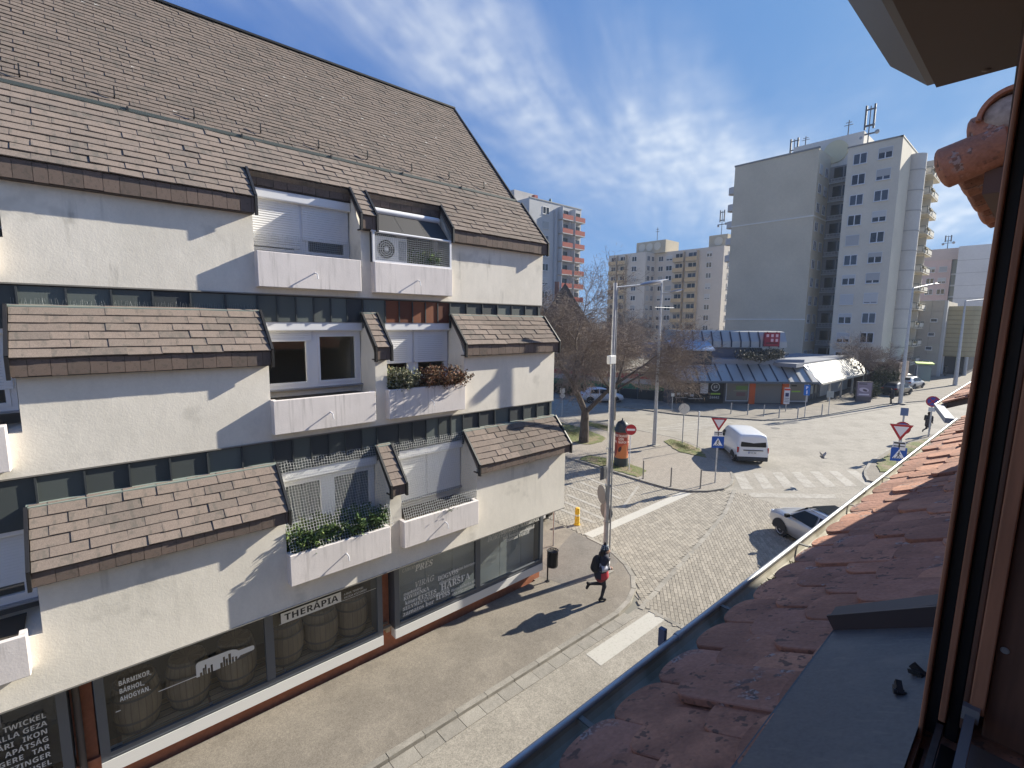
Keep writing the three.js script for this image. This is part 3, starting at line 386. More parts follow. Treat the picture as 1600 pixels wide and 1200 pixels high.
// ---------------------------------------------------------------- our own roof, seen from its dormer window
const house = thing('tiled_house', 'house with red clay roof tiles, gutter and dark brown window frame in the right foreground', 'house');
{
  const R = rng(19), SL = 0.516, ry = (z) => 7.42 + SL * z, n = V(0, 1, -SL).normalize(), s = V(0, SL, 1).normalize();   // roof plane rises towards +z
  // beaver-tail tiles
  const tile = (w, L, k) => {
    const sh = new THREE.Shape(); sh.moveTo(-w / 2, L); sh.lineTo(w / 2, L); sh.lineTo(w / 2, 0.05); sh.quadraticCurveTo(w / 2, 0.0, w * 0.2, -0.012); sh.quadraticCurveTo(0, -0.02, -w * 0.2, -0.012); sh.quadraticCurveTo(-w / 2, 0.0, -w / 2, 0.05); sh.closePath();
    const g = new THREE.ExtrudeGeometry(sh, { depth: 0.017, bevelEnabled: true, bevelThickness: 0.003, bevelSize: 0.003, bevelSegments: 1, curveSegments: 5 }); return metreUV(flat(g), k * 0.29, k * 0.21);
  };
  const TW = 0.245, geos = [0, 1, 2, 3, 4].map((k) => tile(TW - 0.011, 0.3, k)), q0 = new THREE.Matrix4().makeBasis(V(-1, 0, 0), s, n), rows = [];
  const expo = 0.155, base = V(0, ry(-0.785), -0.785);
  let count = 0;
  for (let r = 0; r < 5; r++) for (let x = 0.5 + (r % 2 ? TW / 2 : 0); x < 8.55; x += TW) rows.push([r, x]);
  rows.sort((a, b) => a[1] - b[1]);
  const far = [];
  for (const [r, x] of rows) {
    const lift = R() < 0.4 ? 0.018 * R() : 0, q = new THREE.Quaternion().setFromRotationMatrix(q0).multiply(new THREE.Quaternion().setFromEuler(new THREE.Euler(-0.05 - 0.012 * R(), (R() - 0.5) * 0.1, (R() - 0.5) * 0.035)));
    const p = base.clone().addScaledVector(s, r * expo - 0.01 + (R() - 0.5) * 0.014).addScaledVector(n, -0.022 + lift); p.x = x + (R() - 0.5) * 0.01; p.z += 0.0148 * (x - 1.2); p.y += 0.0148 * SL * (x - 1.2);
    const k = Math.floor(R() * 5), m = Math.floor(R() * 4);
    const t = share('roof_tile', geos[k], M.clay[m], house); t.position.copy(p); t.quaternion.copy(q); count++;
  }
  mk('roof_deck', [alongX([[-0.76, ry(-0.76) - 0.05], [0.4, ry(0.4) - 0.05], [0.4, ry(0.4) - 0.15], [-0.78, ry(-0.78) - 0.1]], -2, 8.6)], M.dark, house);
  // gutter with brackets
  const gutTex = colTex(256, 1.3, (u, v) => mix([0.5, 0.47, 0.38], [0.3, 0.27, 0.2], ss(0.35, 0.7, fbm(u, v, 8, 8, 5, 161))));
  const gz = -0.8, gy = 6.995, gut = (x0, x1, z, y, name, par) => {
    const prof = []; for (let i = 0; i <= 10; i++) { const a = Math.PI * i / 10; prof.push([z + 0.065 * Math.cos(a) , y - 0.075 * Math.sin(a)]); } for (let i = 10; i >= 0; i--) { const a = Math.PI * i / 10; prof.push([z + 0.062 * Math.cos(a), y - 0.072 * Math.sin(a)]); }
    mk(name, [alongX(prof, x0, x1)], tm(gutTex, 0.7), par); mk('gutter_bead', [rod([x0, y + 0.004, z - 0.066], [x1, y + 0.004, z - 0.066], 0.011, 0.011, 10)], M.galv, par);
  };
  const G = new THREE.Group(); G.name = 'gutter'; G.rotation.y = -0.0148; G.position.set(0, 0, -0.018); house.add(G); gut(-1.5, 8.5, gz, gy, 'trough', G);
  for (let x = 1.05; x < 8.4; x += 0.92) mk('gutter_bracket', [bb(x - 0.009, x + 0.009, gy - 0.004, gy + 0.002, gz - 0.06, gz + 0.09)], mat([0.16, 0.15, 0.13], 0.7), G);
  for (const x of [1.62, 4.2]) mk('gutter_joint', [rod([x, gy + 0.004, gz - 0.066], [x + 0.03, gy + 0.004, gz - 0.066], 0.0145)], M.galv, G);
  mk('sign_bracket', [bb(1.58, 1.6, gy - 0.03, gy + 0.042, gz - 0.105, gz - 0.08)], mat([0.08, 0.1, 0.16], 0.6), house);
  // moss and litter along the eave
  const moss = new Bin(); for (let i = 0; i < 2600; i++) { const c = [2.28, 2.36, 2.62, 2.9, 3.35, 3.6, 4.3, 5.2, 6.1, 7][Math.floor(R() * R() * 10)], o = V(c + (R() - 0.5) * 0.16, gy - 0.02 + R() * 0.035, -0.765 + 0.0148 * (c - 1.2) + (R() - 0.5) * 0.05); const b = R(); moss.leaf(o, 0.014 + 0.02 * R(), 0.006, R, b < 0.5 ? [0.2, 0.2, 0.045] : b < 0.8 ? [0.11, 0.12, 0.03] : [0.08, 0.06, 0.04]); }
  mk('moss', [moss.geo()], M.vcol, house).userData.kind = 'stuff';
  // the neighbouring roof where the house front bends
  gut(9.8, 22, -1.08, gy, 'gutter', house); mk('gutter_corner', [beam([8.5, gy - 0.03, -0.82], [9.86, gy - 0.03, -1.1], 0.1, 0.07)], mat([0.34, 0.36, 0.38], 0.6), house);
  const fg = []; for (let r = 0; r < 7; r++) for (let x = 10 + (r % 2 ? TW / 2 : 0); x < 20; x += TW) { const p = V(x, 7.03, -1.06).addScaledVector(s, r * expo).addScaledVector(n, 0.01 * R()); fg.push(geos[Math.floor(R() * 5)].clone().applyMatrix4(new THREE.Matrix4().compose(p, new THREE.Quaternion().setFromRotationMatrix(q0).multiply(new THREE.Quaternion().setFromEuler(new THREE.Euler(-0.05, (R() - 0.5) * 0.1, (R() - 0.5) * 0.06))), V(1, 1, 1)))); }
  mk('tile_field', fg, M.clay[2], house, true).userData.kind = 'stuff'; mk('roof_deck', [alongX([[-1.1, 6.98], [0.4, 7.75], [0.4, 7.6], [-1.1, 6.9]], 9.95, 21)], M.dark, house);
  mk('facade', [bb(-6, 8.5, 0, 6.9, -0.45, 6), bb(8.5, 22, 0, 6.9, -0.7, 6)], mat([0.2, 0.17, 0.14], 0.95), house);
  // roof behind and above the dormer windows
  mk('upper_roof', [alongX([[0.35, 7.55], [3.2, 10.5], [6.5, 7.4]], -6, 22)], M.clay[0], house);
  // sheet metal apron under the window
  const apz = -0.372, apy = ry(apz) + 0.015; mk('apron', [alongX([[apz, apy], [-0.105, 7.40], [-0.105, 7.39], [apz, apy - 0.012]], 0.2, 1.72), bb(0.2, 1.72, apy - 0.035, apy, apz - 0.004, apz)], tm(colTex(512, 0.7, (u, v) => mix(mul([0.12, 0.125, 0.13], 0.8 + 0.4 * fbm(u, v, 120, 120, 2, 191)), [0.2, 0.195, 0.18], 0.5 * ss(0.5, 0.8, fbm(u, v, 7, 7, 5, 192)) + 0.4 * ss(0.72, 0.78, fbm(u, v, 60, 9, 3, 193)))), 0.5, { metalness: 0.12, color: new THREE.Color().setRGB(0.85, 0.82, 0.8) }), house);
  mk('apron_fold', [beam([1.72, apy + 0.01, apz - 0.01], [1.7, 7.43, -0.1], 0.012, 0.06), beam([1.78, apy + 0.015, apz - 0.02], [1.79, 7.44, -0.1], 0.08, 0.02)], mat([0.065, 0.045, 0.04], 0.5), house);
  const clip = (x, y, z, ro) => { const g = new THREE.Group(); g.name = 'clip'; house.add(g); mk('jaw', [bx(0.03, 0.014, 0.012, 0, 0.01, 0, 0, 0, 0.5), bx(0.026, 0.01, 0.016, 0.004, 0.004, 0, 0, 0, -0.3), rod([-0.008, 0.004, -0.012], [-0.008, 0.004, 0.012], 0.006)], mat([0.02, 0.02, 0.022], 0.35), g); g.position.set(x, y, z); g.rotation.y = ro; };
  clip(1.335, 7.371, -0.157, 0.4); clip(1.42, 7.383, -0.137, 1.3);
  // window frame of our own dormer: jamb of stepped wooden profiles, sill rails, screw
  const wood = (c, s2) => tm(colTex(256, 0.5, (u, v) => mul(c, 0.6 + 0.8 * fbm(u, v, 40, 3, 4, s2))), 0.55), W1 = wood([0.36, 0.165, 0.09], 171), W2 = wood([0.14, 0.068, 0.042], 172), J = new THREE.Group(); J.name = 'window_frame'; house.add(J);
  J.position.set(1.2, 7.33, -0.09); J.rotation.x = 0.0148;
  const bar = (z0, z1, x, m, nme, y0 = 0.05) => mk(nme, [rb(0.12, 1.75 - y0, z1 - z0, 0.003, x + 0.06, (1.75 + y0) / 2, (z0 + z1) / 2 + 0.09)], m, J);
  bar(-0.106, -0.099, 0, W1, 'bead', 0.02); bar(-0.099, -0.08, 0.03, M.black, 'seal'); bar(-0.08, -0.069, 0.004, W1, 'bead', 0.1); bar(-0.069, -0.05, 0.035, M.black, 'seal'); bar(-0.05, -0.041, 0.012, W2, 'bead', 0.1); bar(-0.041, -0.0195, 0, W1, 'stile', 0.15); bar(-0.0195, 0.05, 0.02, W2, 'jamb_board', 0.1);
  mk('screw', [new THREE.CylinderGeometry(0.0042, 0.0042, 0.004, 16).rotateZ(Math.PI / 2).translate(0.019, 0.285, 0.082), new THREE.TorusGeometry(0.0052, 0.0012, 6, 18).rotateY(Math.PI / 2).translate(0.0185, 0.285, 0.082)], M.steel, J);
  const rail = (z0, z1, y0, y1, m, nme) => mk(nme, [bb(-1.4, -0.002, y0, y1, z0 + 0.09, z1 + 0.09)], m, J);
  rail(-0.106, -0.099, 0.02, 0.05, W1, 'rail'); rail(-0.099, -0.08, 0.0, 0.03, M.black, 'seal'); rail(-0.08, -0.07, 0.08, 0.1, wood([0.06, 0.045, 0.04], 173), 'rail'); rail(-0.07, -0.047, 0.0, 0.06, M.black, 'seal'); rail(-0.044, -0.03, 0.13, 0.15, mat([0.2, 0.2, 0.2], 0.5), 'rail'); rail(-0.03, 0.1, 0.02, 0.09, M.dark, 'sill_board');
  mk('rail_cap', [bx(0.016, 0.026, 0.024, -0.006, 0.152, 0.053)], mat([0.2, 0.2, 0.2], 0.5), J);
  // dormer walls, room behind the camera, eave box overhead
  mk('dormer_wall', [bb(1.34, 1.62, 7.3, 8.85, -0.1, 1.9), bb(-2, -0.6, 7.3, 8.85, -0.1, 0.0), bb(-0.6, 1.6, 8.8, 8.95, -0.05, 2), bb(-2, 1.6, 7.2, 8.9, 1.9, 2), bb(-2, 1.6, 7.1, 7.3, 0.05, 2), bb(-2, -1.9, 7.3, 8.9, 0, 2)], mat([0.16, 0.12, 0.1], 0.9), house);
  mk('eave_box', [alongX([[-0.05, 8.79], [-0.2556, 8.785], [-0.272, 8.785], [-0.352, 8.858], [-0.352, 8.91], [0.2, 9.15], [0.2, 8.95], [-0.05, 8.95]], -1.5, 1.6)], mat([0.15, 0.143, 0.145], 0.5, { metalness: 0.3 }), house);
  mk('soffit', [bb(-1.5, 1.597, 8.774, 8.784, -0.254, -0.05)], mat([0.1, 0.068, 0.052], 0.7), house); mk('soffit_nail', [new THREE.SphereGeometry(0.009, 10, 6).scale(1, 0.5, 1).translate(1.57, 8.775, -0.165)], mat([0.12, 0.08, 0.06], 0.5), house);
  // next dormer along the roof, under half-round tiles
  const D = new THREE.Group(); D.name = 'dormer'; house.add(D);
  mk('dormer_wall', [bb(3.6, 5.25, 7.1, 9.0, -0.25, 1.8)], mat([0.2, 0.16, 0.13], 0.9), D); mk('eave_board', [bb(3.44, 5.32, 8.86, 8.98, -0.32, 1.2)], mat([0.11, 0.065, 0.05], 0.8), D);
  const half = (r, L, t = 0.018) => { const sh = new THREE.Shape(); sh.absarc(0, 0, r, 0, Math.PI); sh.absarc(0, 0, r - t, Math.PI, 0, true); return new THREE.ExtrudeGeometry(sh, { depth: L, bevelEnabled: false, curveSegments: 12 }); };
  const old = [M.clay[1], M.clay[3]];
  const ds = V(0, 0.3, 0.95).normalize(), dq = new THREE.Matrix4().makeBasis(V(1, 0, 0), V(0, ds.z, -ds.y), ds);
  for (let i = 0; i < 8; i++) { const r = i ? 0.088 : 0.104, m = mk('barrel_tile', [new THREE.CylinderGeometry(r, r * 0.92, 0.24, 18).rotateX(-Math.PI / 2).translate(0, 0, 0.12), new THREE.SphereGeometry(r, 18, 10).scale(1, 1, 0.35)], old[i % 2], D); m.quaternion.setFromRotationMatrix(dq); m.position.set(3.44 + i * 0.255, 9.02 + 0.008 * (i % 3), (i ? -0.44 : -0.475) + 0.008 * (i % 2)); }
  const b2 = mk('barrel_tile', [new THREE.CylinderGeometry(0.12, 0.11, 0.4, 18).rotateX(-Math.PI / 2).translate(0, 0, 0.2), new THREE.SphereGeometry(0.12, 18, 10).scale(1, 1, 0.35)], old[0], D); b2.quaternion.setFromRotationMatrix(dq); b2.position.set(3.5, 9.14, -0.36);
  for (let i = 0; i < 5; i++) { const m = mk('ridge_tile', [half(0.13, 0.44).rotateY(Math.PI / 2)], old[i % 2], D); m.position.set(3.36 + i * 0.4, 9.2 + 0.008 * (i % 2), -0.24); m.rotation.z = 0.02; }
  mk('mortar', [new THREE.SphereGeometry(0.1, 16, 10).scale(0.35, 0.8, 1.1).translate(3.4, 9.22, -0.24)], tm(colTex(128, 0.3, (u, v) => mul([0.42, 0.36, 0.31], 0.6 + 0.7 * fbm(u, v, 16, 16, 4, 181))), 1), D);
  mk('ridge_bed', [bb(3.46, 5.3, 9.0, 9.2, -0.3, -0.1)], old[1], D);
}
// ---------------------------------------------------------------- ground, roads, pavements
const struct = (o) => { o.userData.kind = 'structure'; return o; };
const KH = 0.08;                                                                  // kerb height
const resample = (pts, step) => { const out = [pts[0]]; let acc = 0; for (let i = 1; i < pts.length; i++) { const a = pts[i - 1], b = pts[i], L = Math.hypot(b[0] - a[0], b[1] - a[1]); let t = step - acc; while (t <= L) { out.push([lerp(a[0], b[0], t / L), lerp(a[1], b[1], t / L)]); t += step; } acc = L - (t - step); } return out; };
{
  const R = rng(31);
  const strip = (pts, w) => pts.map((p, i) => { const a = pts[Math.max(0, i - 1)], b = pts[Math.min(pts.length - 1, i + 1)], L = Math.hypot(b[0] - a[0], b[1] - a[1]); return [p[0] - (b[1] - a[1]) / L * w, p[1] + (b[0] - a[0]) / L * w]; });
  struct(mk('ground', [bb(-400, 1500, -1, -0.02, -900, 500)], mat([0.2, 0.19, 0.16], 1), scene));
  const road = new THREE.Group(); road.name = 'road'; scene.add(road); struct(road);
  mk('asphalt', [slab([[-60, -7.3], [11.75, -7.3], [11.6, 1], [-60, 1]], -0.03, 0), slab([[11.62, 1], [11.75, -7.2], [13, -9.6], [13.6, -46], [36, -50], [52, -26], [64, -10.5], [210, 14], [210, 30], [40, 12]], -0.03, -0.006)], M.road, road);
  mk('asphalt', [slab([[24, -16], [30, -29], [24, -60], [60, -75], [64, -40], [50, -24], [41, -19]], -0.05, -0.002)], M.road, road);
  // channel slabs and kerb stones along the left pavement
  const edge = [[-8, -7.52], [3, -7.52], [11.0, -7.4], [11.86, -7.63], [12.63, -8.05], [13.21, -8.71], [13.58, -9.45], [13.92, -10.3], [14.0, -11.5], [14.16, -13.1], [14.3, -40]];
  const pave = new THREE.Group(); pave.name = 'pavement'; scene.add(pave); struct(pave);
  mk('asphalt', [slab([...strip(edge, -0.14), [10.2, -40], [10.2, -10.2], [-8, -10.2]], -0.02, KH)], M.pavement, pave);
  mk('asphalt', [sheet([[10.5, -10.8], [12.4, -11.3], [13.98, -11.9], [13.86, -10.3], [13.35, -9.3], [12.1, -8.95], [10.8, -9.6]].map(([x, z]) => [x * 0.99, z * 0.99]), KH + 0.004)], M.patch, pave);
  const stones = (line, w, step, y0, y1, name, parent, mats, max = 40) => { const p = resample(line, step), q = strip(p, w); for (let i = 0; i + 1 < Math.min(p.length, max); i++) { const g = 0.006 / step, a = p[i], b = p[i + 1], c = q[i + 1], d = q[i], L = (u, v, t) => [lerp(u[0], v[0], t), lerp(u[1], v[1], t)]; const m = mk(name, [slab([L(a, b, g), L(a, b, 1 - g), L(d, c, 1 - g), L(d, c, g)], y0, y1 + (R() - 0.5) * 0.008)], mats[Math.floor(R() * mats.length)], parent); } };
  stones([[0.6, -7.52], ...edge.slice(1, 9)], -0.14, 0.78, -0.02, KH + 0.012, 'kerb_stone', pave, M.kerb);
  stones([[0.6, -7.18], [6, -7.16], [11.3, -7.06]], -0.33, 0.52, -0.02, 0.014, 'channel_slab', road, M.kerb);
  // stone sett surface of the junction mouth: setts in the side street, finer rows in our street
  const mouth = [[12.2, -7.75], [11.6, -7.25], [14.3, -7.8], [17.7, -8.4], [20.6, -9.0], [23.6, -10.0], [21.9, -11.0], [21.2, -12.4], [21.4, -14], [21.5, -16.5], [21.6, -19.2], [22, -23], [14.4, -23], [14.2, -13.1], [14.05, -11.5], [13.96, -10.3], [13.6, -9.4], [13.2, -8.66], [12.6, -8.0]];
  const rowsZ = [[11.66, -7.15], [14.3, -7.66], [17.7, -8.26], [20.6, -8.85], [23.7, -9.8], [23.2, -7.4], [21.3, -4.6], [17, -1.4], [11.55, -1.4]];
  mk('joint_bed', [slab(mouth, -0.02, 0.002), slab(rowsZ, -0.02, 0.001)], M.joint, road);
  const setts = [], put = (poly, w, d, turn, kind) => { const B = poly.reduce((a, p) => [Math.min(a[0], p[0]), Math.max(a[1], p[0]), Math.min(a[2], p[1]), Math.max(a[3], p[1])], [1e9, -1e9, 1e9, -1e9]), c = Math.cos(turn), s = Math.sin(turn), cx = (B[0] + B[1]) / 2, cz = (B[2] + B[3]) / 2, r = Math.hypot(B[1] - B[0], B[3] - B[2]) / 2; let row = 0; for (let v = -r; v < r; v += d, row++) for (let u = -r + (row % 2 ? w / 2 : 0); u < r; u += w) { const x = cx + u * c + v * s, z = cz - u * s + v * c; if (inside(poly, x, z)) setts.push({ x, z, turn, w, d, kind }); } };
  put(mouth, 0.23, 0.145, 0.9, 0); put(rowsZ, 0.34, 0.11, 0.62, 1);
  setts.sort((a, b) => Math.hypot(a.x, a.z) - Math.hypot(b.x, b.z));
  const gA = [metreUV(flat(bx(1, 0.04, 1))), metreUV(flat(bx(1, 0.04, 1)))], sm4 = [1, 0.93, 0.87, 0.8].map((k) => tm(settTex, 0.95, { color: new THREE.Color().setRGB(k, k, k) }));
  const seen = setts.filter((q) => q.z > -20 && !(q.z > -0.25 * q.x + 0.5)), M4 = new THREE.Matrix4(), Q = new THREE.Quaternion();
  const pl = (q) => { Q.setFromEuler(new THREE.Euler((R() - 0.5) * 0.012, q.turn + (R() - 0.5) * 0.02, (R() - 0.5) * 0.012)); return M4.compose(V(q.x, -0.006 + (R() - 0.5) * 0.005, q.z), Q, V(q.w - 0.011, 1, q.d - 0.01)); };
  seen.slice(0, 298).forEach((q) => { const m = share('sett', gA[0], sm4[Math.floor(R() * 4)], road); pl(q).decompose(m.position, m.quaternion, m.scale); });
  const rest = seen.slice(298), im = new THREE.InstancedMesh(gA[1], sm4[0], rest.length); rest.forEach((q, i) => { im.setMatrixAt(i, pl(q)); im.setColorAt(i, new THREE.Color().setScalar(0.78 + 0.3 * R())); }); im.name = 'sett_field'; im.userData.kind = 'stuff'; im.receiveShadow = true; road.add(im);
  const plainEdge = [[11.5, -7.28], [14.3, -7.78], [17.68, -8.37], [20.58, -8.95], [23.9, -10.0]]; stones(plainEdge, 0.16, 0.6, -0.02, 0.017, 'drain_slab', road, M.kerb, 24);
  stones([[11.75, -7.0], [11.6, -1.5]], 0.14, 0.5, -0.02, 0.017, 'drain_slab', road, M.kerb, 12);
  // painted markings, sheets a few millimetres above the surface
  const mark = (pts, y, m = M.paint) => mk('painted_marking', [sheet(pts, y)], m, road);
  mark([[14.12, -11.5], [14.12, -11.06], [21.67, -11.0], [21.35, -11.46]], 0.021); mark([[11.66, -6.95], [11.6, -6.46], [8.78, -6.5], [8.83, -7.0]], 0.005); mark([[11.4, -5.95], [11.38, -5.5], [8.5, -5.5], [8.55, -6.0]], 0.005);
  for (const [a, b] of [[[17.9, -15.7], [17.8, -13.4]], [[16.9, -14.9], [16.7, -12.3]], [[16.1, -14.3], [15.9, -11.95]], [[15.3, -14.1], [15.3, -11.9]], [[18.8, -15.6], [18.4, -12.8]], [[19.7, -16.4], [19.3, -13.5]]]) mark([[a[0] - 0.09, a[1]], [b[0] - 0.09, b[1]], [b[0] + 0.09, b[1]], [a[0] + 0.09, a[1]]], 0.021, M.worn);
  mark([[17.6, -12.2], [20.6, -13.4], [20.6, -13.26], [17.6, -12.06]], 0.021, M.worn);
  for (let i = 0; i < 9; i++) { const x = 24.2 + i * 0.93, z = -9.7 + i * 0.66; mark([[x, z], [x + 0.5, z + 0.36], [x + 2.75, z - 1.1], [x + 2.3, z - 1.42]], -0.001, M.worn); }
  mark([[24.0, -9.3], [23.4, -9.0], [26.4, -6.2], [27, -6.4]], -0.001, M.worn);
  for (let i = 0; i < 8; i++) { const x = 31.6 + i * 0.85, z = -20.6 + 0.12 * i; mark([[x, z], [x + 0.42, z], [x + 1.9, z + 2.4], [x + 1.48, z + 2.4]].map(([p, q]) => [p + 1.2, q]), 0.004, M.worn); }
  for (const p of [[29.6, -4.3], [41, -14.2]]) mk('manhole_cover', [cy(0.34, 0.34, 0.012, p[0], -0.008, p[1], 24)], mat([0.13, 0.12, 0.11], 0.8), road);
  mk('drain_grate', [bb(49.2, 50.4, -0.01, 0.008, -14.4, -13.9)], mat([0.05, 0.05, 0.05], 0.8), road);
  // traffic island with tree pit and grass
  const isl = [[21.64, -30], [21.6, -19.1], [21.5, -16.4], [21.3, -13.7], [21.3, -12.2], [21.8, -11.1], [22.8, -10.35], [23.94, -10.15], [25.2, -10.5], [26.7, -11.3], [28.2, -13.0], [30.2, -14.7], [31.2, -16.6], [31.5, -17.9], [31.5, -24.8], [30.2, -27.5], [28, -30]];
  const island = new THREE.Group(); island.name = 'paved_island'; scene.add(island); struct(island);
  const islTex = colTex(1024, 2.4, (u, v) => { const r = Math.floor(v * 24), x = u * 12 + (r % 2) * 0.5, e = Math.min(mod(x, 1), 1 - mod(x, 1)) < 0.05 || Math.min(mod(v * 24, 1), 1 - mod(v * 24, 1)) < 0.09 ? 0.62 : 1; return mul(mix([0.34, 0.3, 0.25], [0.28, 0.245, 0.205], hash(Math.floor(x) % 12, r, 7)), e * (0.8 + 0.4 * fbm(u, v, 80, 80, 3, 211))); });
  mk('paving', [slab(strip(isl, -0.13), -0.02, KH)], tm(islTex, 0.95), island); stones([...isl.slice(1), isl[0]], -0.13, 1.0, -0.02, KH + 0.012, 'kerb_stone', island, M.kerb, 60);
  const lawn = (pts, y, label, ragged, n) => { const c = pts.reduce((a, p) => [a[0] + p[0] / pts.length, a[1] + p[1] / pts.length], [0, 0]), out = resample([...pts, pts[0]], 0.35).map(([x, z]) => [x + (R() - 0.5) * 0.14, z + (R() - 0.5) * 0.14]), g = new Bin(); for (let i = 0; i < n; i++) { const p = pts.reduce((a, q) => { const w = R(); return [a[0] + q[0] * w, a[1] + q[1] * w, a[2] + w]; }, [0, 0, 0]), k = R() * 1.7, x = c[0] + (p[0] / p[2] - c[0]) * k * 2, z = c[1] + (p[1] / p[2] - c[1]) * k * 2; if (inside(pts, x, z)) { const h = 0.03 + 0.07 * R(), o = V(x, y + 0.01, z), t = R(); const col = t < 0.5 ? [0.13, 0.16, 0.04] : t < 0.8 ? [0.22, 0.19, 0.08] : [0.09, 0.11, 0.03]; g.tri(o, o.clone().add(V(0.03 * (R() - 0.5) + 0.015, 0, 0.02 * (R() - 0.5))), o.clone().add(V((R() - 0.5) * 0.08, h, (R() - 0.5) * 0.08)), col); } }
    const m = mk('grass', [slab(out, KH - 0.05, y + 0.006)], M.grass, scene); m.userData = { label, category: 'grass', kind: 'stuff' }; mk('blades', [g.geo()], M.vcol, m).userData.kind = 'stuff'; };
  const S = (p) => p.map(([x, z]) => [x * 0.99, z * 0.99]);
  lawn(S([[29.3, -27], [28.9, -23.9], [27.9, -21], [26.6, -20.2], [25.2, -20.4], [24.7, -22], [25, -27]]), KH + 0.02, 'patchy grass round the foot of the big bare tree', 1, 2600);
  lawn(S([[31.2, -25.4], [31.2, -22.5], [31.3, -20.9], [29.7, -20.9], [29.8, -23], [30.2, -25.4]]), KH + 0.02, 'strip of grass along the far kerb of the island behind the advertising column', 1, 2200);
  lawn(S([[23.3, -18.6], [22.1, -18.6], [21.9, -16.8], [21.8, -14.2], [23.2, -14.5], [23.6, -16]]), KH + 0.02, 'worn grass round the foot of the round advertising column', 1, 1400);
  lawn(S([[31.0, -17.6], [30.9, -16.6], [30, -14.9], [28.4, -13.6], [28.3, -15.5], [29.2, -16.5], [30, -17.5]]), KH + 0.03, 'mossy grass patch on the island corner beside the white van', 1, 2600);
  // right-hand island with grass, far pavement, our own pavement
  const isR = [[30.6, -5.9], [32, -6.4], [35.2, -6.75], [39, -6.7], [43.4, -6.5], [47, -5.8], [50, -4.6], [44, -2], [34, -2], [30.4, -4]]; const right = new THREE.Group(); right.name = 'traffic_island'; scene.add(right); struct(right);
  mk('paving', [slab(strip(isR, 0.13), -0.02, KH)], M.pavement, right); stones([...isR, isR[0]], 0.13, 1, -0.02, KH + 0.012, 'kerb_stone', right, M.kerb, 22);
  lawn(S([[33.2, -5.9], [35.3, -6.4], [39, -6.35], [43.4, -6.1], [46, -5.4], [42, -3.6], [36, -3.4]]), KH + 0.04, 'dark rough grass on the island under the right-hand road signs', 1, 4000);
  const farP = new THREE.Group(); farP.name = 'far_pavement'; scene.add(farP); struct(farP);
  const fk = [[37.2, -46], [38.4, -34.8], [39.6, -25.8], [40.1, -22.1], [41.9, -18.8], [43.4, -16.2], [45.5, -14.85], [49.8, -13.6], [62.6, -11.4], [64.9, -10.55], [70, -8.7], [84.8, -4.6], [140, 6]];
  mk('paving', [slab([...fk, [150, -30], [70, -60], [50, -60]], -0.02, KH)], M.pavement, farP); stones(fk, 0.16, 1.4, -0.02, KH + 0.015, 'kerb_stone', farP, M.kerb, 46);
  mk('road_seam', [slab([[49.6, -12.75], [66, -9.5], [70, -8.3], [70, -8.2], [66, -9.38], [49.6, -12.62]], -0.02, 0.002)], mat([0.12, 0.11, 0.1], 1), road);
}
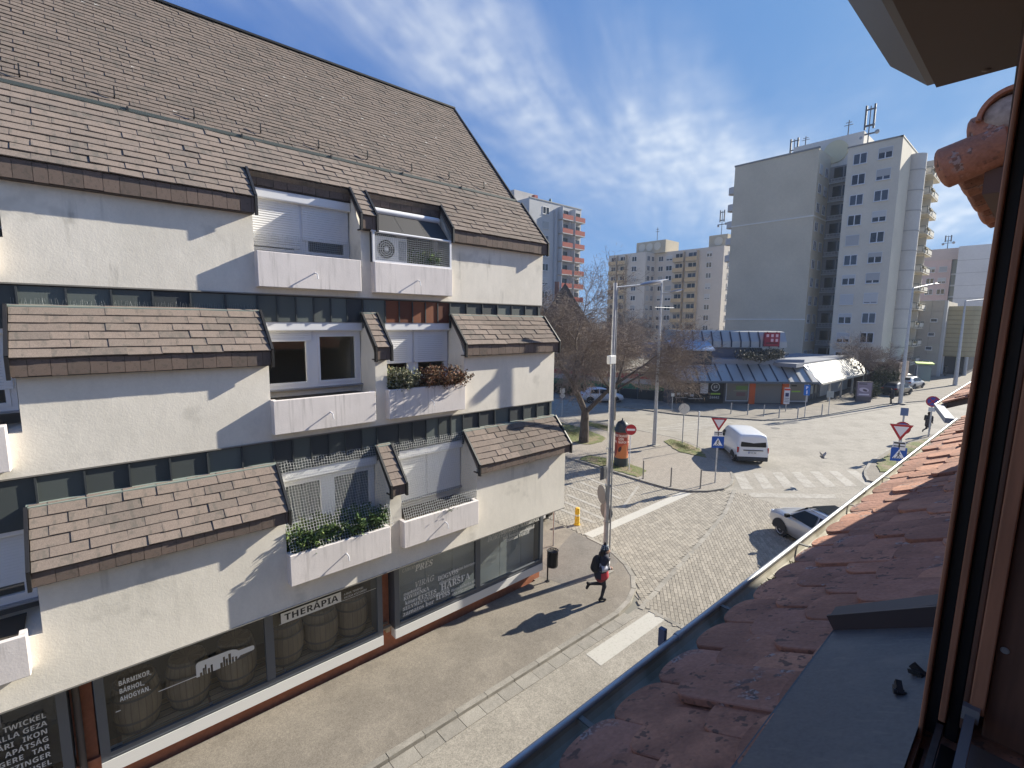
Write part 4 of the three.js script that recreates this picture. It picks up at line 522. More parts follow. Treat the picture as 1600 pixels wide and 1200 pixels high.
// ---------------------------------------------------------------- street furniture, vehicles, people
const put = (x, z, y = KH) => [x, y, z];
{
  const R = rng(43);
  // street lamps
  const lampHead = (o, x, y, z, L, turn, up = 0.05) => {
    const h = new THREE.Group(); h.name = 'lamp_head'; o.add(h); h.position.set(x, y, z); h.rotation.set(0, turn, up);
    const pts = []; for (let i = 0; i <= 10; i++) { const t = i / 10; pts.push(new THREE.Vector2(0.02 + 0.125 * Math.sin(Math.PI * Math.pow(t, 0.75)) * (1 - 0.25 * t), t * L)); }
    mk('housing', [new THREE.LatheGeometry(pts, 18).rotateZ(-Math.PI / 2).scale(1, 0.5, 1.05)], mat([0.3, 0.31, 0.34], 0.3, { metalness: 0.6 }), h); mk('diffuser', [new THREE.SphereGeometry(0.13, 16, 8).scale(2, 0.42, 0.85).translate(L * 0.58, -0.035, 0)], mat([0.75, 0.76, 0.78], 0.2), h); return h;
  };
  const lampTall = (name, label, pos, H, r0, r1, arm) => { const o = thing(name, label, 'street lamp', pos); mk('pole', [cy(r0, r1, H, 0, 0, 0, 16)], M.galv, o); mk('base', [rb(r0 * 5, 0.05, r0 * 5, 0.01, 0, 0.02, 0)], M.kerb[0], o); if (arm) arm(o); return o; };
  const L1 = lampTall('street_lamp', 'tall grey steel street lamp at the pavement corner beside the running person', put(12.33, -9.11), 9.3, 0.085, 0.05, (o) => {
    mk('conduit', [rod([0.05, 0.5, 0.13], [0.08, 9.2, 0.02], 0.028, 0.022)], M.steel, o); mk('arm', [rod([0, 9.2, 0], [1.0, 9.32, 0.28], 0.03), rod([0, 9.16, 0], [0, 9.34, 0], 0.06)], M.galv, o); lampHead(o, 0.9, 9.31, 0.26, 1.2, -0.28, 0.2);
    mk('notice_box', [rb(0.3, 0.26, 0.14, 0.02, -0.16, 7.0, 0.08)], mat([0.7, 0.7, 0.67], 0.6), o);
    mk('clamp', [cy(0.098, 0.098, 0.07, 0, 4.1), cy(0.098, 0.098, 0.07, 0, 2.9), cy(0.1, 0.1, 0.05, 0, 1.7)], M.steel, o);
    const disc = (x, y, z, t) => mk('sign_back', [new THREE.CylinderGeometry(0.3, 0.3, 0.012, 28).rotateX(Math.PI / 2).rotateY(t).translate(x, y, z)], mat([0.2, 0.205, 0.21], 0.6, { metalness: 0.4 }), o);
    disc(-0.16, 2.65, -0.12, 1.1); disc(0.16, 2.0, -0.14, 1.35); mk('sign_back', [rb(0.3, 0.42, 0.012, 0.004, -0.14, 3.35, -0.1).rotateY(0.0)], mat([0.2, 0.205, 0.21], 0.6, { metalness: 0.4 }), o);
  });
  lampTall('street_lamp', 'tall pale street lamp on the paved island, right of the advertising column', put(28.27, -17.23), 10.8, 0.13, 0.06, (o) => { mk('arm', [rod([0, 10.1, 0], [0.5, 10.14, 0.3], 0.03)], M.galv, o); lampHead(o, 0.42, 10.14, 0.3, 0.95, -1.15, 0.2); mk('wire_bracket', [rod([-0.7, 9.15, 0], [1.1, 9.15, 0.3], 0.02, 0.02, 6), rod([0, 5.3, 0], [0.5, 5.35, 0.1], 0.02, 0.02, 6)], M.galv, o); mk('clamp', [cy(0.125, 0.125, 0.08, 0, 3.6), cy(0.12, 0.12, 0.08, 0, 4.9)], M.steel, o); });
  lampTall('street_lamp', 'grey street lamp with a long arm before the parked cars on the right', put(64.5, -10.3), 12.1, 0.2, 0.08, (o) => { mk('arm', [rod([0, 12, 0], [3.6, 12.6, 1.1], 0.06)], M.galv, o); lampHead(o, 3.4, 12.6, 1.05, 1.2, -0.3); });
  lampTall('street_lamp', 'far grey street lamp beside the bus shelter by the window frame', put(90.7, -8.7), 11.7, 0.26, 0.09, (o) => { mk('arm', [rod([0, 11.6, 0], [3.5, 12, 2.2], 0.06)], M.galv, o); lampHead(o, 3.2, 12, 2, 1.3, -0.5); });
  // round advertising column
  const ad = thing('advertising_column', 'round advertising column with orange poster and dark domed cap on the paved island', 'advertising column', put(22.73, -15.94));
  ad.scale.set(0.85, 1, 0.85); mk('base', [cy(0.47, 0.47, 0.5, 0, 0, 0, 32), cy(0.5, 0.5, 0.08, 0, 0, 0, 32)], mat([0.035, 0.045, 0.045], 0.6), ad);
  const poster = paint(1024, 512, (c, w, h) => { const g = c.createLinearGradient(0, 0, 0, h); g.addColorStop(0, '#7e2f24'); g.addColorStop(0.45, '#b8492c'); g.addColorStop(1, '#d58a52'); c.fillStyle = g; c.fillRect(0, 0, w, h); for (let k = 0; k < 4; k++) { const x = k * 256; c.fillStyle = ['#a33a26', '#c8683c', '#8d3526', '#cf7b45'][k]; c.beginPath(); c.ellipse(x + 150, 380, 90, 160, 0.4, 0, 7); c.fill(); c.fillStyle = '#3a1a18'; c.beginPath(); c.ellipse(x + 60, 330, 34, 60, 0.5, 0, 7); c.fill(); c.fillStyle = '#efe2d2'; c.font = 'bold 62px sans-serif'; ['TAVASZI', 'SZÍN', 'NAPOK'].forEach((s, i) => c.fillText(s, x + 14, 90 + i * 62)); } });
  mk('poster', [new THREE.CylinderGeometry(0.45, 0.45, 1.5, 40, 1, true).translate(0, 1.25, 0)], tm(poster, 0.6), ad, true); mk('rim', [cy(0.49, 0.49, 0.06, 0, 2.0, 0, 32)], mat([0.03, 0.04, 0.04], 0.5), ad);
  mk('cap', [new THREE.LatheGeometry([[0.53, 2.06], [0.52, 2.14], [0.44, 2.2], [0.42, 2.36], [0.3, 2.54], [0.1, 2.63], [0.04, 2.66], [0.05, 2.71], [0.03, 2.76], [0, 2.78]].map((p) => new THREE.Vector2(...p)), 32)], mat([0.028, 0.036, 0.038], 0.45, { metalness: 0.3 }), ad);
  // road signs
  const sgn = (label, cat, x, z, H, r = 0.03, col = M.galv) => { const o = thing(cat === 'post' ? 'post' : 'road_sign', label, cat, put(x, z)); mk('post', [cy(r, r, H, 0, 0, 0, 10)], col, o); return o; };
  const plate = (o, name, geo, tex, w, h, y, t, back = M.steel) => { const g = new THREE.Group(); g.name = name; o.add(g); g.position.y = y; g.rotation.y = t; mk('backing', geo, back, g); if (tex) print('face', tex, w, h, g, [0, 0, 0.056], 0, 0.5, true); return g; };
  const disc = (r) => [new THREE.CylinderGeometry(r, r, 0.012, 32).rotateX(Math.PI / 2).translate(0, 0, 0.046)], box = (w, h) => [rb(w, h, 0.014, 0.005, 0, 0, 0.046)];
  const triG = (w) => { const s = new THREE.Shape(); s.moveTo(-w / 2, w * 0.433); s.lineTo(w / 2, w * 0.433); s.lineTo(0, -w * 0.433); s.closePath(); return [new THREE.ExtrudeGeometry(s, { depth: 0.012, bevelEnabled: false }).translate(0, 0, 0.04)]; };
  const yieldT = paint(256, 224, (c) => { c.fillStyle = '#b5202a'; c.beginPath(); c.moveTo(2, 2); c.lineTo(254, 2); c.lineTo(128, 220); c.closePath(); c.fill(); c.fillStyle = '#e9e6e8'; c.beginPath(); c.moveTo(46, 28); c.lineTo(210, 28); c.lineTo(128, 168); c.closePath(); c.fill(); });
  const crossT = paint(256, 256, (c) => { c.fillStyle = '#0d4fa8'; c.fillRect(0, 0, 256, 256); c.fillStyle = '#eef0f4'; c.beginPath(); c.moveTo(128, 34); c.lineTo(228, 206); c.lineTo(28, 206); c.closePath(); c.fill(); c.fillStyle = '#15171c'; c.beginPath(); c.arc(132, 84, 11, 0, 7); c.fill(); c.lineWidth = 13; c.lineCap = 'round'; c.strokeStyle = '#15171c'; c.beginPath(); c.moveTo(131, 98); c.lineTo(125, 140); c.lineTo(146, 184); c.moveTo(125, 140); c.lineTo(100, 184); c.moveTo(130, 104); c.lineTo(104, 130); c.moveTo(130, 104); c.lineTo(152, 132); c.stroke(); c.fillStyle = '#15171c'; for (let i = 0; i < 5; i++) c.fillRect(50 + i * 34, 190, 18, 14); });
  const noT = paint(256, 256, (c) => { c.fillStyle = '#b3222c'; c.beginPath(); c.arc(128, 128, 126, 0, 7); c.fill(); c.fillStyle = '#ece7e6'; c.fillRect(32, 104, 192, 48); });
  const subT = paint(256, 150, (c) => { c.fillStyle = '#e6e6e6'; c.fillRect(0, 0, 256, 150); c.fillStyle = '#15161a'; c.fillRect(14, 12, 228, 26); c.fillRect(112, 40, 30, 96); c.fillRect(14, 72, 228, 16); });
  const parkT = paint(256, 256, (c) => { c.fillStyle = '#b0222c'; c.beginPath(); c.arc(128, 128, 126, 0, 7); c.fill(); c.fillStyle = '#3b3f94'; c.beginPath(); c.arc(128, 128, 100, 0, 7); c.fill(); c.strokeStyle = '#b0222c'; c.lineWidth = 22; c.beginPath(); c.moveTo(60, 60); c.lineTo(196, 196); c.moveTo(196, 60); c.lineTo(60, 196); c.stroke(); });
  const face = -0.86;                                                            // signs turned towards the camera's street
  const cs = sgn('give way triangle over a blue crossing square on a post left of the white van', 'road sign', 23.95, -10.97, 3.4, 0.035); plate(cs, 'give_way_plate', triG(0.8), yieldT, 0.8, 0.69, 3.06, face); plate(cs, 'extra_plate', box(0.42, 0.24), subT, 0.42, 0.24, 2.58, face); plate(cs, 'crossing_plate', box(0.6, 0.6), crossT, 0.6, 0.6, 2.15, face, M.white);
  const rs = sgn('give way triangle over a blue crossing square just above the gutter at right', 'road sign', 29.6, -4.58, 3.35, 0.035); plate(rs, 'give_way_plate', triG(0.95), yieldT, 0.95, 0.82, 2.96, -1.2); plate(rs, 'extra_plate', box(0.5, 0.42), subT, 0.5, 0.42, 2.3, -1.2); plate(rs, 'crossing_plate', box(0.68, 0.68), crossT, 0.68, 0.68, 1.88, -1.0, M.white);
  const ne = sgn('red round no entry sign with white bar beside the advertising column', 'road sign', 22.28, -15.06, 2.3, 0.025, M.white); plate(ne, 'no_entry_plate', disc(0.3), noT, 0.6, 0.6, 2.32, -0.75);
  const ci = sgn('round sign seen from its pale grey back on the grassy island corner', 'road sign', 30.24, -16.28, 2.4, 0.035); plate(ci, 'round_plate', disc(0.36), null, 0, 0, 2.42, -0.9, mat([0.66, 0.64, 0.58], 0.6));
  const po = sgn('thin grey post with a small top box on the grassy island corner', 'post', 29.57, -14.87, 2.35, 0.03); mk('top_box', [rb(0.1, 0.34, 0.09, 0.02, 0, 2.35, 0)], mat([0.6, 0.6, 0.58], 0.6), po);
  const np = sgn('round no stopping sign in blue and red at the right edge above the gutter', 'road sign', 46.5, -5.55, 2.6, 0.05); plate(np, 'no_stopping_plate', disc(0.4), parkT, 0.8, 0.8, 2.65, -1.25); plate(np, 'extra_plate', box(0.4, 0.3), null, 0, 0, 2.05, -1.25, mat([0.6, 0.62, 0.62], 0.5));
  const nb = sgn('second thin sign post with a blue round sign just behind the right give way triangle', 'road sign', 38.6, -5.9, 2.9, 0.05); plate(nb, 'round_plate', disc(0.42), parkT, 0.84, 0.84, 1.7, -1.25); plate(nb, 'top_plate', box(0.4, 0.5), null, 0, 0, 2.75, -1.25, mat([0.1, 0.16, 0.3], 0.5));
  const s1 = sgn('white sign pair on a thin post at the far left of the shaded road', 'road sign', 31.07, -28.13, 2.5, 0.03); plate(s1, 'square_plate', box(0.44, 0.44), null, 0, 0, 2.25, -0.75, mat([0.62, 0.62, 0.6], 0.6)); plate(s1, 'round_plate', disc(0.22), null, 0, 0, 1.82, -0.75, mat([0.62, 0.62, 0.6], 0.6));
  const s2 = sgn('white rectangular sign with a dark mark on a post behind the first street lamp', 'road sign', 31.07, -22.72, 3.0, 0.03); plate(s2, 'square_plate', box(0.42, 0.62), paint(64, 96, (c) => { c.fillStyle = '#d8d8d4'; c.fillRect(0, 0, 64, 96); c.fillStyle = '#222'; c.fillRect(18, 24, 8, 46); c.fillRect(38, 24, 8, 46); c.fillRect(18, 24, 28, 8); }), 0.42, 0.62, 2.65, -0.75);
  const pk = sgn('blue parking sign with white arrow in front of the metal-roofed pavilion corner', 'road sign', 47.53, -14.14, 2.9, 0.035); plate(pk, 'parking_plate', box(0.5, 0.95), paint(128, 240, (c) => { c.fillStyle = '#1c66b8'; c.fillRect(0, 0, 128, 240); c.fillStyle = '#eef'; c.font = 'bold 90px sans-serif'; c.fillText('P', 34, 100); c.fillRect(54, 130, 20, 80); }), 0.5, 0.95, 2.45, -0.95);
  const s3 = sgn('grey square sign seen from behind by the sunlit shop porch', 'road sign', 50.66, -13.16, 2.2, 0.035); plate(s3, 'square_plate', box(0.6, 0.6), null, 0, 0, 1.9, -0.9, mat([0.3, 0.32, 0.3], 0.6));
  const s4 = sgn('thin post with two small white plates in the pavilion shade behind the second street lamp', 'road sign', 41.2, -23.4, 1.7, 0.025); plate(s4, 'square_plate', box(0.3, 0.3), null, 0, 0, 1.5, -0.8, mat([0.6, 0.62, 0.6], 0.6));
  // posts and bollards
  const posts = [[21.64, -12.14, 'dark steel post on the island kerb, left of the pair before the crossing'], [22.52, -11.03, 'dark steel post on the island kerb, nearest to the crossing sign'], [21.62, -13.73, 'dark bent steel post on the kerb beside the worn grass of the advertising column']];
  const bo = thing('kerb_post', posts[0][2], 'post', put(posts[0][0], posts[0][1]), 0, 'steel posts along the island kerb'); mk('tube', [cy(0.036, 0.036, 0.96, 0, 0, 0, 12), new THREE.SphereGeometry(0.036, 12, 6).translate(0, 0.96, 0)], mat([0.24, 0.23, 0.21], 0.6, { metalness: 0.3 }), bo); mk('foot', [cy(0.055, 0.055, 0.03, 0, 0)], M.steel, bo);
  for (const p of posts.slice(1)) again(bo, p[2], put(p[0], p[1])); scene.children.at(-1).rotation.z = 0.02;
  const farB = [[44.0, -19.1], [44.7, -17.9], [45.2, -16.7], [45.4, -15.5], [46.1, -14.25], [50.0, -13.5]].map(([x, z], i) => again(bo, ['first', 'second', 'third', 'fourth', 'fifth', 'last'][i] + ' pale bollard from the left in the row before the metal-roofed pavilion', put(x, z), 0));
  farB.forEach((o) => { o.userData.group = 'bollards before the pavilion'; o.userData.category = 'bollard'; o.scale.set(1.3, 1.02, 1.3); o.children.forEach((c) => { c.material = mat([0.36, 0.36, 0.34], 0.6); }); });
  const yb = thing('yellow_bollard', 'short yellow plastic bollard at the mouth of the side street', 'bollard', [14.6, 0.02, -12.25]); mk('tube', [cy(0.1, 0.095, 0.7, 0, 0, 0, 18), cy(0.13, 0.12, 0.04, 0, 0, 0, 18)], mat([0.8, 0.5, 0.03], 0.5), yb); mk('reflector', [cy(0.103, 0.103, 0.07, 0, 0.38, 0, 18)], mat([0.78, 0.76, 0.6], 0.4), yb); mk('cap', [new THREE.SphereGeometry(0.095, 16, 8, 0, 7, 0, 1.6).scale(1, 0.3, 1).translate(0, 0.7, 0)], mat([0.78, 0.45, 0.05], 0.5), yb);
  const tp = thing('slim_post', 'slim pale post at the building corner in front of the black car', 'post', put(12.4, -11.5)); mk('tube', [cy(0.028, 0.028, 1.35, 0, 0, 0, 10)], M.galv, tp); mk('collar', [cy(0.034, 0.034, 0.05, 0, 1.2, 0, 10)], M.steel, tp);
  const bin = thing('litter_bin', 'dark slatted metal litter bin on a post at the shop corner', 'litter bin', put(10.62, -10.0)); mk('post', [rod([-0.16, 0, 0.08], [-0.16, 0.9, 0.08], 0.025), cy(0.07, 0.07, 0.02, -0.16, 0, 0.08)], M.black, bin);
  for (let i = 0; i < 18; i++) { const a = i / 18 * 2 * Math.PI; mk('slat', [bx(0.026, 0.52, 0.006, 0.03 + 0.17 * Math.sin(a), 0.72, 0.1 + 0.17 * Math.cos(a), 0, a)], mat([0.035, 0.03, 0.027], 0.55, { metalness: 0.4 }), bin); const q = bin.children.at(-1); q.geometry.translate(0, 0, 0); }
  bin.children.slice(1).forEach((c, i) => { const a = i / 18 * 2 * Math.PI; c.geometry.dispose?.(); c.geometry = merged([new THREE.BoxGeometry(0.03, 0.52, 0.006).translate(0, 0, 0.17).rotateY(a).translate(0.03, 0.72, 0.1)]); });
  mk('rim', [new THREE.TorusGeometry(0.175, 0.014, 6, 28).rotateX(Math.PI / 2).translate(0.03, 0.98, 0.1), new THREE.TorusGeometry(0.172, 0.01, 6, 28).rotateX(Math.PI / 2).translate(0.03, 0.47, 0.1), cy(0.17, 0.17, 0.012, 0.03, 0.46, 0.1, 20)], M.black, bin); mk('liner', [cy(0.14, 0.15, 0.46, 0.03, 0.48, 0.1, 16)], mat([0.03, 0.03, 0.03], 0.9), bin);
  // lit poster case and info board by the porch, bus shelter
  const cl = thing('poster_case', 'free-standing poster case with pinkish poster on the right pavement', 'poster case', put(62.3, -13.1), -1.0); mk('frame', [rb(1.5, 1.7, 0.2, 0.03, 0, 1.35, 0), bb(-0.7, 0.7, 0, 0.5, -0.09, 0.09)], mat([0.12, 0.1, 0.1], 0.6), cl); print('poster', paint(256, 320, (c) => { c.fillStyle = '#8d7f8b'; c.fillRect(0, 0, 256, 320); c.fillStyle = '#3d3740'; c.fillRect(20, 24, 150, 22); c.fillStyle = '#c9bcc4'; c.beginPath(); c.ellipse(120, 170, 90, 50, 0.2, 0, 7); c.fill(); c.fillStyle = '#5a4650'; c.beginPath(); c.ellipse(140, 180, 46, 24, 0.4, 0, 7); c.fill(); c.fillStyle = '#d8d0d4'; c.fillRect(30, 260, 190, 30); }), 1.3, 1.5, cl, [0, 1.36, 0.104]);
  const inf = thing('info_board', 'narrow white and blue info board on a post by the orange pavilion wall', 'notice board', put(49.3, -16.3), -0.86); mk('post', [cy(0.04, 0.04, 2.2)], M.steel, inf); print('board', paint(96, 256, (c) => { c.fillStyle = '#c9cbd0'; c.fillRect(0, 0, 96, 256); c.fillStyle = '#232a5c'; c.fillRect(18, 80, 60, 60); c.fillStyle = '#c03a2a'; c.fillRect(0, 10, 96, 30); c.fillStyle = '#20222a'; c.fillRect(10, 160, 76, 10); c.fillRect(10, 190, 76, 10); c.fillRect(10, 220, 76, 10); }), 0.5, 1.5, inf, [0, 1.5, 0.05]); mk('panel', [bb(-0.26, 0.26, 0.72, 2.28, 0.0, 0.046)], M.steel, inf);
  const bs = thing('bus_shelter', 'glass bus shelter with bright green roof at the far right', 'bus shelter', put(92, -12.4), 0.2); mk('roof', [bb(-2.2, 2.2, 2.7, 2.85, -1, 1)], mat([0.45, 0.6, 0.12], 0.6), bs); for (const x of [-2, 2]) mk('post', [bb(x - 0.06, x + 0.06, 0, 2.7, -0.9, -0.8)], M.steel, bs); mk('pane', [bb(-1.9, 1.9, 0.3, 2.5, -0.87, -0.85)], phys([0.4, 0.5, 0.5], 0.05, { transmission: 0.6, thickness: 0 }), bs); mk('pane', [bb(-2.03, -2.0, 0.3, 2.5, -0.8, 0.7)], phys([0.4, 0.5, 0.5], 0.05, { transmission: 0.6, thickness: 0 }), bs);
  // pigeon in flight
  const bd = thing('flying_pigeon', 'grey pigeon flying low over the road behind the zebra crossing', 'bird', [28.8, 1.28, -7.55], 0.9); mk('body', [new THREE.SphereGeometry(0.075, 14, 10).scale(2, 0.85, 0.85), new THREE.SphereGeometry(0.04, 10, 8).translate(0.16, 0.03, 0), rod([0.19, 0.025, 0], [0.23, 0.018, 0], 0.01, 0.002, 6)], mat([0.14, 0.14, 0.15], 0.8), bd);
  const wing = (s) => { const p = [[0.06, 0], [0.1, 0.14], [0.02, 0.32], [-0.08, 0.24], [-0.1, 0.02]].map(([x, z]) => [x, s * z]); return slab(p, 0, 0.012).rotateX(-s * 0.95).translate(0, 0.04, 0); }; mk('wing', [wing(1)], mat([0.3, 0.29, 0.29], 0.8), bd); mk('wing', [wing(-1)], mat([0.3, 0.29, 0.29], 0.8), bd); mk('tail', [slab([[-0.12, -0.03], [-0.12, 0.03], [-0.27, 0.07], [-0.27, -0.07]], 0, 0.01)], mat([0.1, 0.1, 0.11], 0.8), bd);
  // air conditioner and plants in the planters
  const ac = thing('air_conditioner', 'white outdoor air conditioner unit with round fan behind the netted cage under the awning', 'air conditioner', [5.5, 9.53, -10.52]); mk('casing', [rb(0.86, 0.58, 0.3, 0.03, 0, 0.29, 0)], M.white, ac); mk('fan_opening', [new THREE.CylinderGeometry(0.215, 0.215, 0.012, 32).rotateX(Math.PI / 2).translate(-0.12, 0.29, 0.152)], mat([0.03, 0.03, 0.032], 0.7), ac); mk('fan_guard', [0.06, 0.11, 0.16, 0.21].map((r) => new THREE.TorusGeometry(r, 0.006, 5, 28).translate(-0.12, 0.29, 0.165)), M.shutter, ac); mk('fan_hub', [new THREE.CylinderGeometry(0.045, 0.045, 0.03, 16).rotateX(Math.PI / 2).translate(-0.12, 0.29, 0.16)], M.white, ac); mk('grille', Array.from({ length: 8 }, (_, i) => bb(0.2 + i * 0.025, 0.21 + i * 0.025, 0.06, 0.52, 0.15, 0.156)), M.grey, ac);
  const plants = (name, label, x0, x1, y, z0, z1, h, n, cols, L, stems, hang = 0) => { const o = thing(name, label, 'plant', [(x0 + x1) / 2, y, (z0 + z1) / 2]), b = new Bin(), st = new Bin(); for (let s = 0; s < stems; s++) { const a = V((R() - 0.5) * (x1 - x0), -0.04, (R() - 0.5) * (z1 - z0)), t = V(a.x + (R() - 0.5) * 0.3, h * (0.45 + 0.55 * R()), a.z + (R() - 0.35) * 0.25 + hang * R()); st.limb(a, t, 0.006, 0.002, 3, [0.1, 0.075, 0.045]); for (let i = 0; i < n; i++) { const u = Math.pow(R(), 0.6), p = a.clone().lerp(t, u).add(V((R() - 0.5) * 0.1, (R() - 0.5) * 0.08, (R() - 0.5) * 0.1)); b.leaf(p, L * (0.6 + 0.8 * R()), L * 0.5, R, cols[Math.floor(R() * cols.length)]); } } mk('foliage', [b.geo()], M.vcol, o).userData.kind = 'stuff'; mk('stems', [st.geo()], M.vcol, o).userData.kind = 'stuff'; return o; };
  const GR = [[0.05, 0.1, 0.02], [0.08, 0.14, 0.03], [0.14, 0.19, 0.05], [0.035, 0.07, 0.018]], DRY = [[0.2, 0.09, 0.045], [0.15, 0.065, 0.04], [0.1, 0.085, 0.05], [0.24, 0.14, 0.07]], SAGE = [[0.24, 0.24, 0.17], [0.19, 0.2, 0.12], [0.3, 0.27, 0.17], [0.11, 0.13, 0.06]];
  plants('planter_greenery', 'low green leafy plants filling the netted planter of the lowest left bay', 2.72, 4.62, 3.74, -9.95, -9.25, 0.44, 66, GR, 0.085, 150);
  plants('dry_shrub', 'reddish brown dry bush at the right end of the middle right planter', 5.95, 7.0, 6.62, -10.15, -9.72, 0.55, 70, DRY, 0.065, 56, 0.42); plants('grey_shrub', 'pale grey-green grassy shrub at the left end of the middle right planter', 5.1, 5.8, 6.62, -10.2, -9.76, 0.52, 56, SAGE, 0.08, 46, 0.12);
  plants('cage_plant', 'dark green potted plant beside the air conditioner behind the netted cage', 6.1, 7.0, 9.47, -10.7, -10.4, 0.5, 46, GR, 0.07, 34); plants('seedling', 'small tuft of weeds on the rim of the lowest right planter', 5.9, 6.3, 3.74, -9.24, -9.2, 0.1, 14, GR, 0.04, 8, 0.05);
}
// vehicles: body lofted through stations along its length; x forwards
function vehicle(name, label, cat, pos, turn, st, paintM, o) {
  const g = thing(name, label, cat, pos, turn), N = 9;
  const ring = (s) => { const [x, yb, yl, yr, wb, wl, wr, dr] = s, half = [[wb * 0.55, yb], [wb, yb + 0.06], [wl, lerp(yb, yl, 0.55)], [wl * 0.985, yl - 0.05], [lerp(wl, wr, 0.12) * 0.985, yl + 0.01], [lerp(wl, wr, 0.92), lerp(yl, yr, 0.86)], [wr * 0.9, yr - 0.015], [wr * 0.55, yr + (dr ?? 0.02)], [0, yr + (dr ?? 0.02) * 1.3]]; return [...half.map(([z, y]) => [x, y, z]), ...half.slice(0, -1).reverse().map(([z, y]) => [x, y, -z])]; };
  const cat3 = (p, t) => { const n = p.length, i = Math.min(n - 2, Math.floor(t)), f = t - i; return p[i].map((_, k) => { const P = (j) => p[clamp(j, 0, n - 1)][k] ?? 0.02, a = P(i - 1), b = P(i), c = P(i + 1), d = P(i + 2), m0 = (c - a) * 0.35, m1 = (d - b) * 0.35; return b + f * m0 + f * f * (3 * (c - b) - 2 * m0 - m1) + f * f * f * (2 * (b - c) + m0 + m1); }); };
  const rings = []; for (let i = 0; i < st.length - 1; i++) for (let k = 0; k < 4; k++) rings.push(ring(cat3(st, i + k / 4))); rings.push(ring(st.at(-1)));
  const n = rings[0].length, pos3 = [], idx = []; rings.forEach((r) => r.forEach((p) => pos3.push(...p))); for (let i = 0; i + 1 < rings.length; i++) for (let k = 0; k < n; k++) { const a = i * n + k, b = i * n + (k + 1) % n; idx.push(a, a + n, b, b, a + n, b + n); }
  for (const [i0, flip] of [[0, 0], [rings.length - 1, 1]]) for (let k = 1; k + 1 < n; k++) { const q = [i0 * n, i0 * n + k, i0 * n + k + 1]; idx.push(...(flip ? q.reverse() : q)); }
  const geo = new THREE.BufferGeometry(); geo.setAttribute('position', new THREE.Float32BufferAttribute(pos3, 3)); geo.setIndex(idx); geo.computeVertexNormals(); paintM.side = THREE.DoubleSide; mk('body', [geo], paintM, g);
  const patch = (nm, pts, m, th = 0.012) => { const s = new Bin(); const P = pts.map((p) => V(...p)), c = P.reduce((a, p) => a.add(p), V(0, 0, 0)).divideScalar(P.length); for (let i = 0; i < P.length; i++) s.tri(c, P[i], P[(i + 1) % P.length]); m.side = THREE.DoubleSide; return mk(nm, [s.geo()], m, g); };
  for (const [x, sgnz] of [[o.wf, 1], [o.wf, -1], [o.wr, 1], [o.wr, -1]]) { const w = new THREE.Group(); w.name = 'wheel'; g.add(w); w.position.set(x, o.r, sgnz * (o.track)); mk('tyre', [new THREE.TorusGeometry(o.r - 0.085, 0.088, 10, 28), new THREE.CylinderGeometry(o.r - 0.08, o.r - 0.08, 0.16, 28).rotateX(Math.PI / 2)], M.rubber, w); const sp = [new THREE.CylinderGeometry(0.06, 0.06, 0.19, 14).rotateX(Math.PI / 2)]; for (let k = 0; k < 5; k++) sp.push(bx(0.05, (o.r - 0.1), 0.19, 0, (o.r - 0.1) / 2, 0, 0, 0, k * 2 * Math.PI / 5)); mk('rim', [...sp, new THREE.TorusGeometry(o.r - 0.13, 0.02, 6, 24).translate(0, 0, 0.085), new THREE.TorusGeometry(o.r - 0.13, 0.02, 6, 24).translate(0, 0, -0.085)], M.alloy, w);
    mk('wheel_arch', [new THREE.CylinderGeometry(o.r + 0.07, o.r + 0.07, 0.012, 28, 1, false, 0, Math.PI).rotateZ(Math.PI / 2).rotateY(Math.PI / 2).rotateZ(0).translate(x, o.r, sgnz * (o.arch))], M.rubber, g); }
  return { g, patch };
}
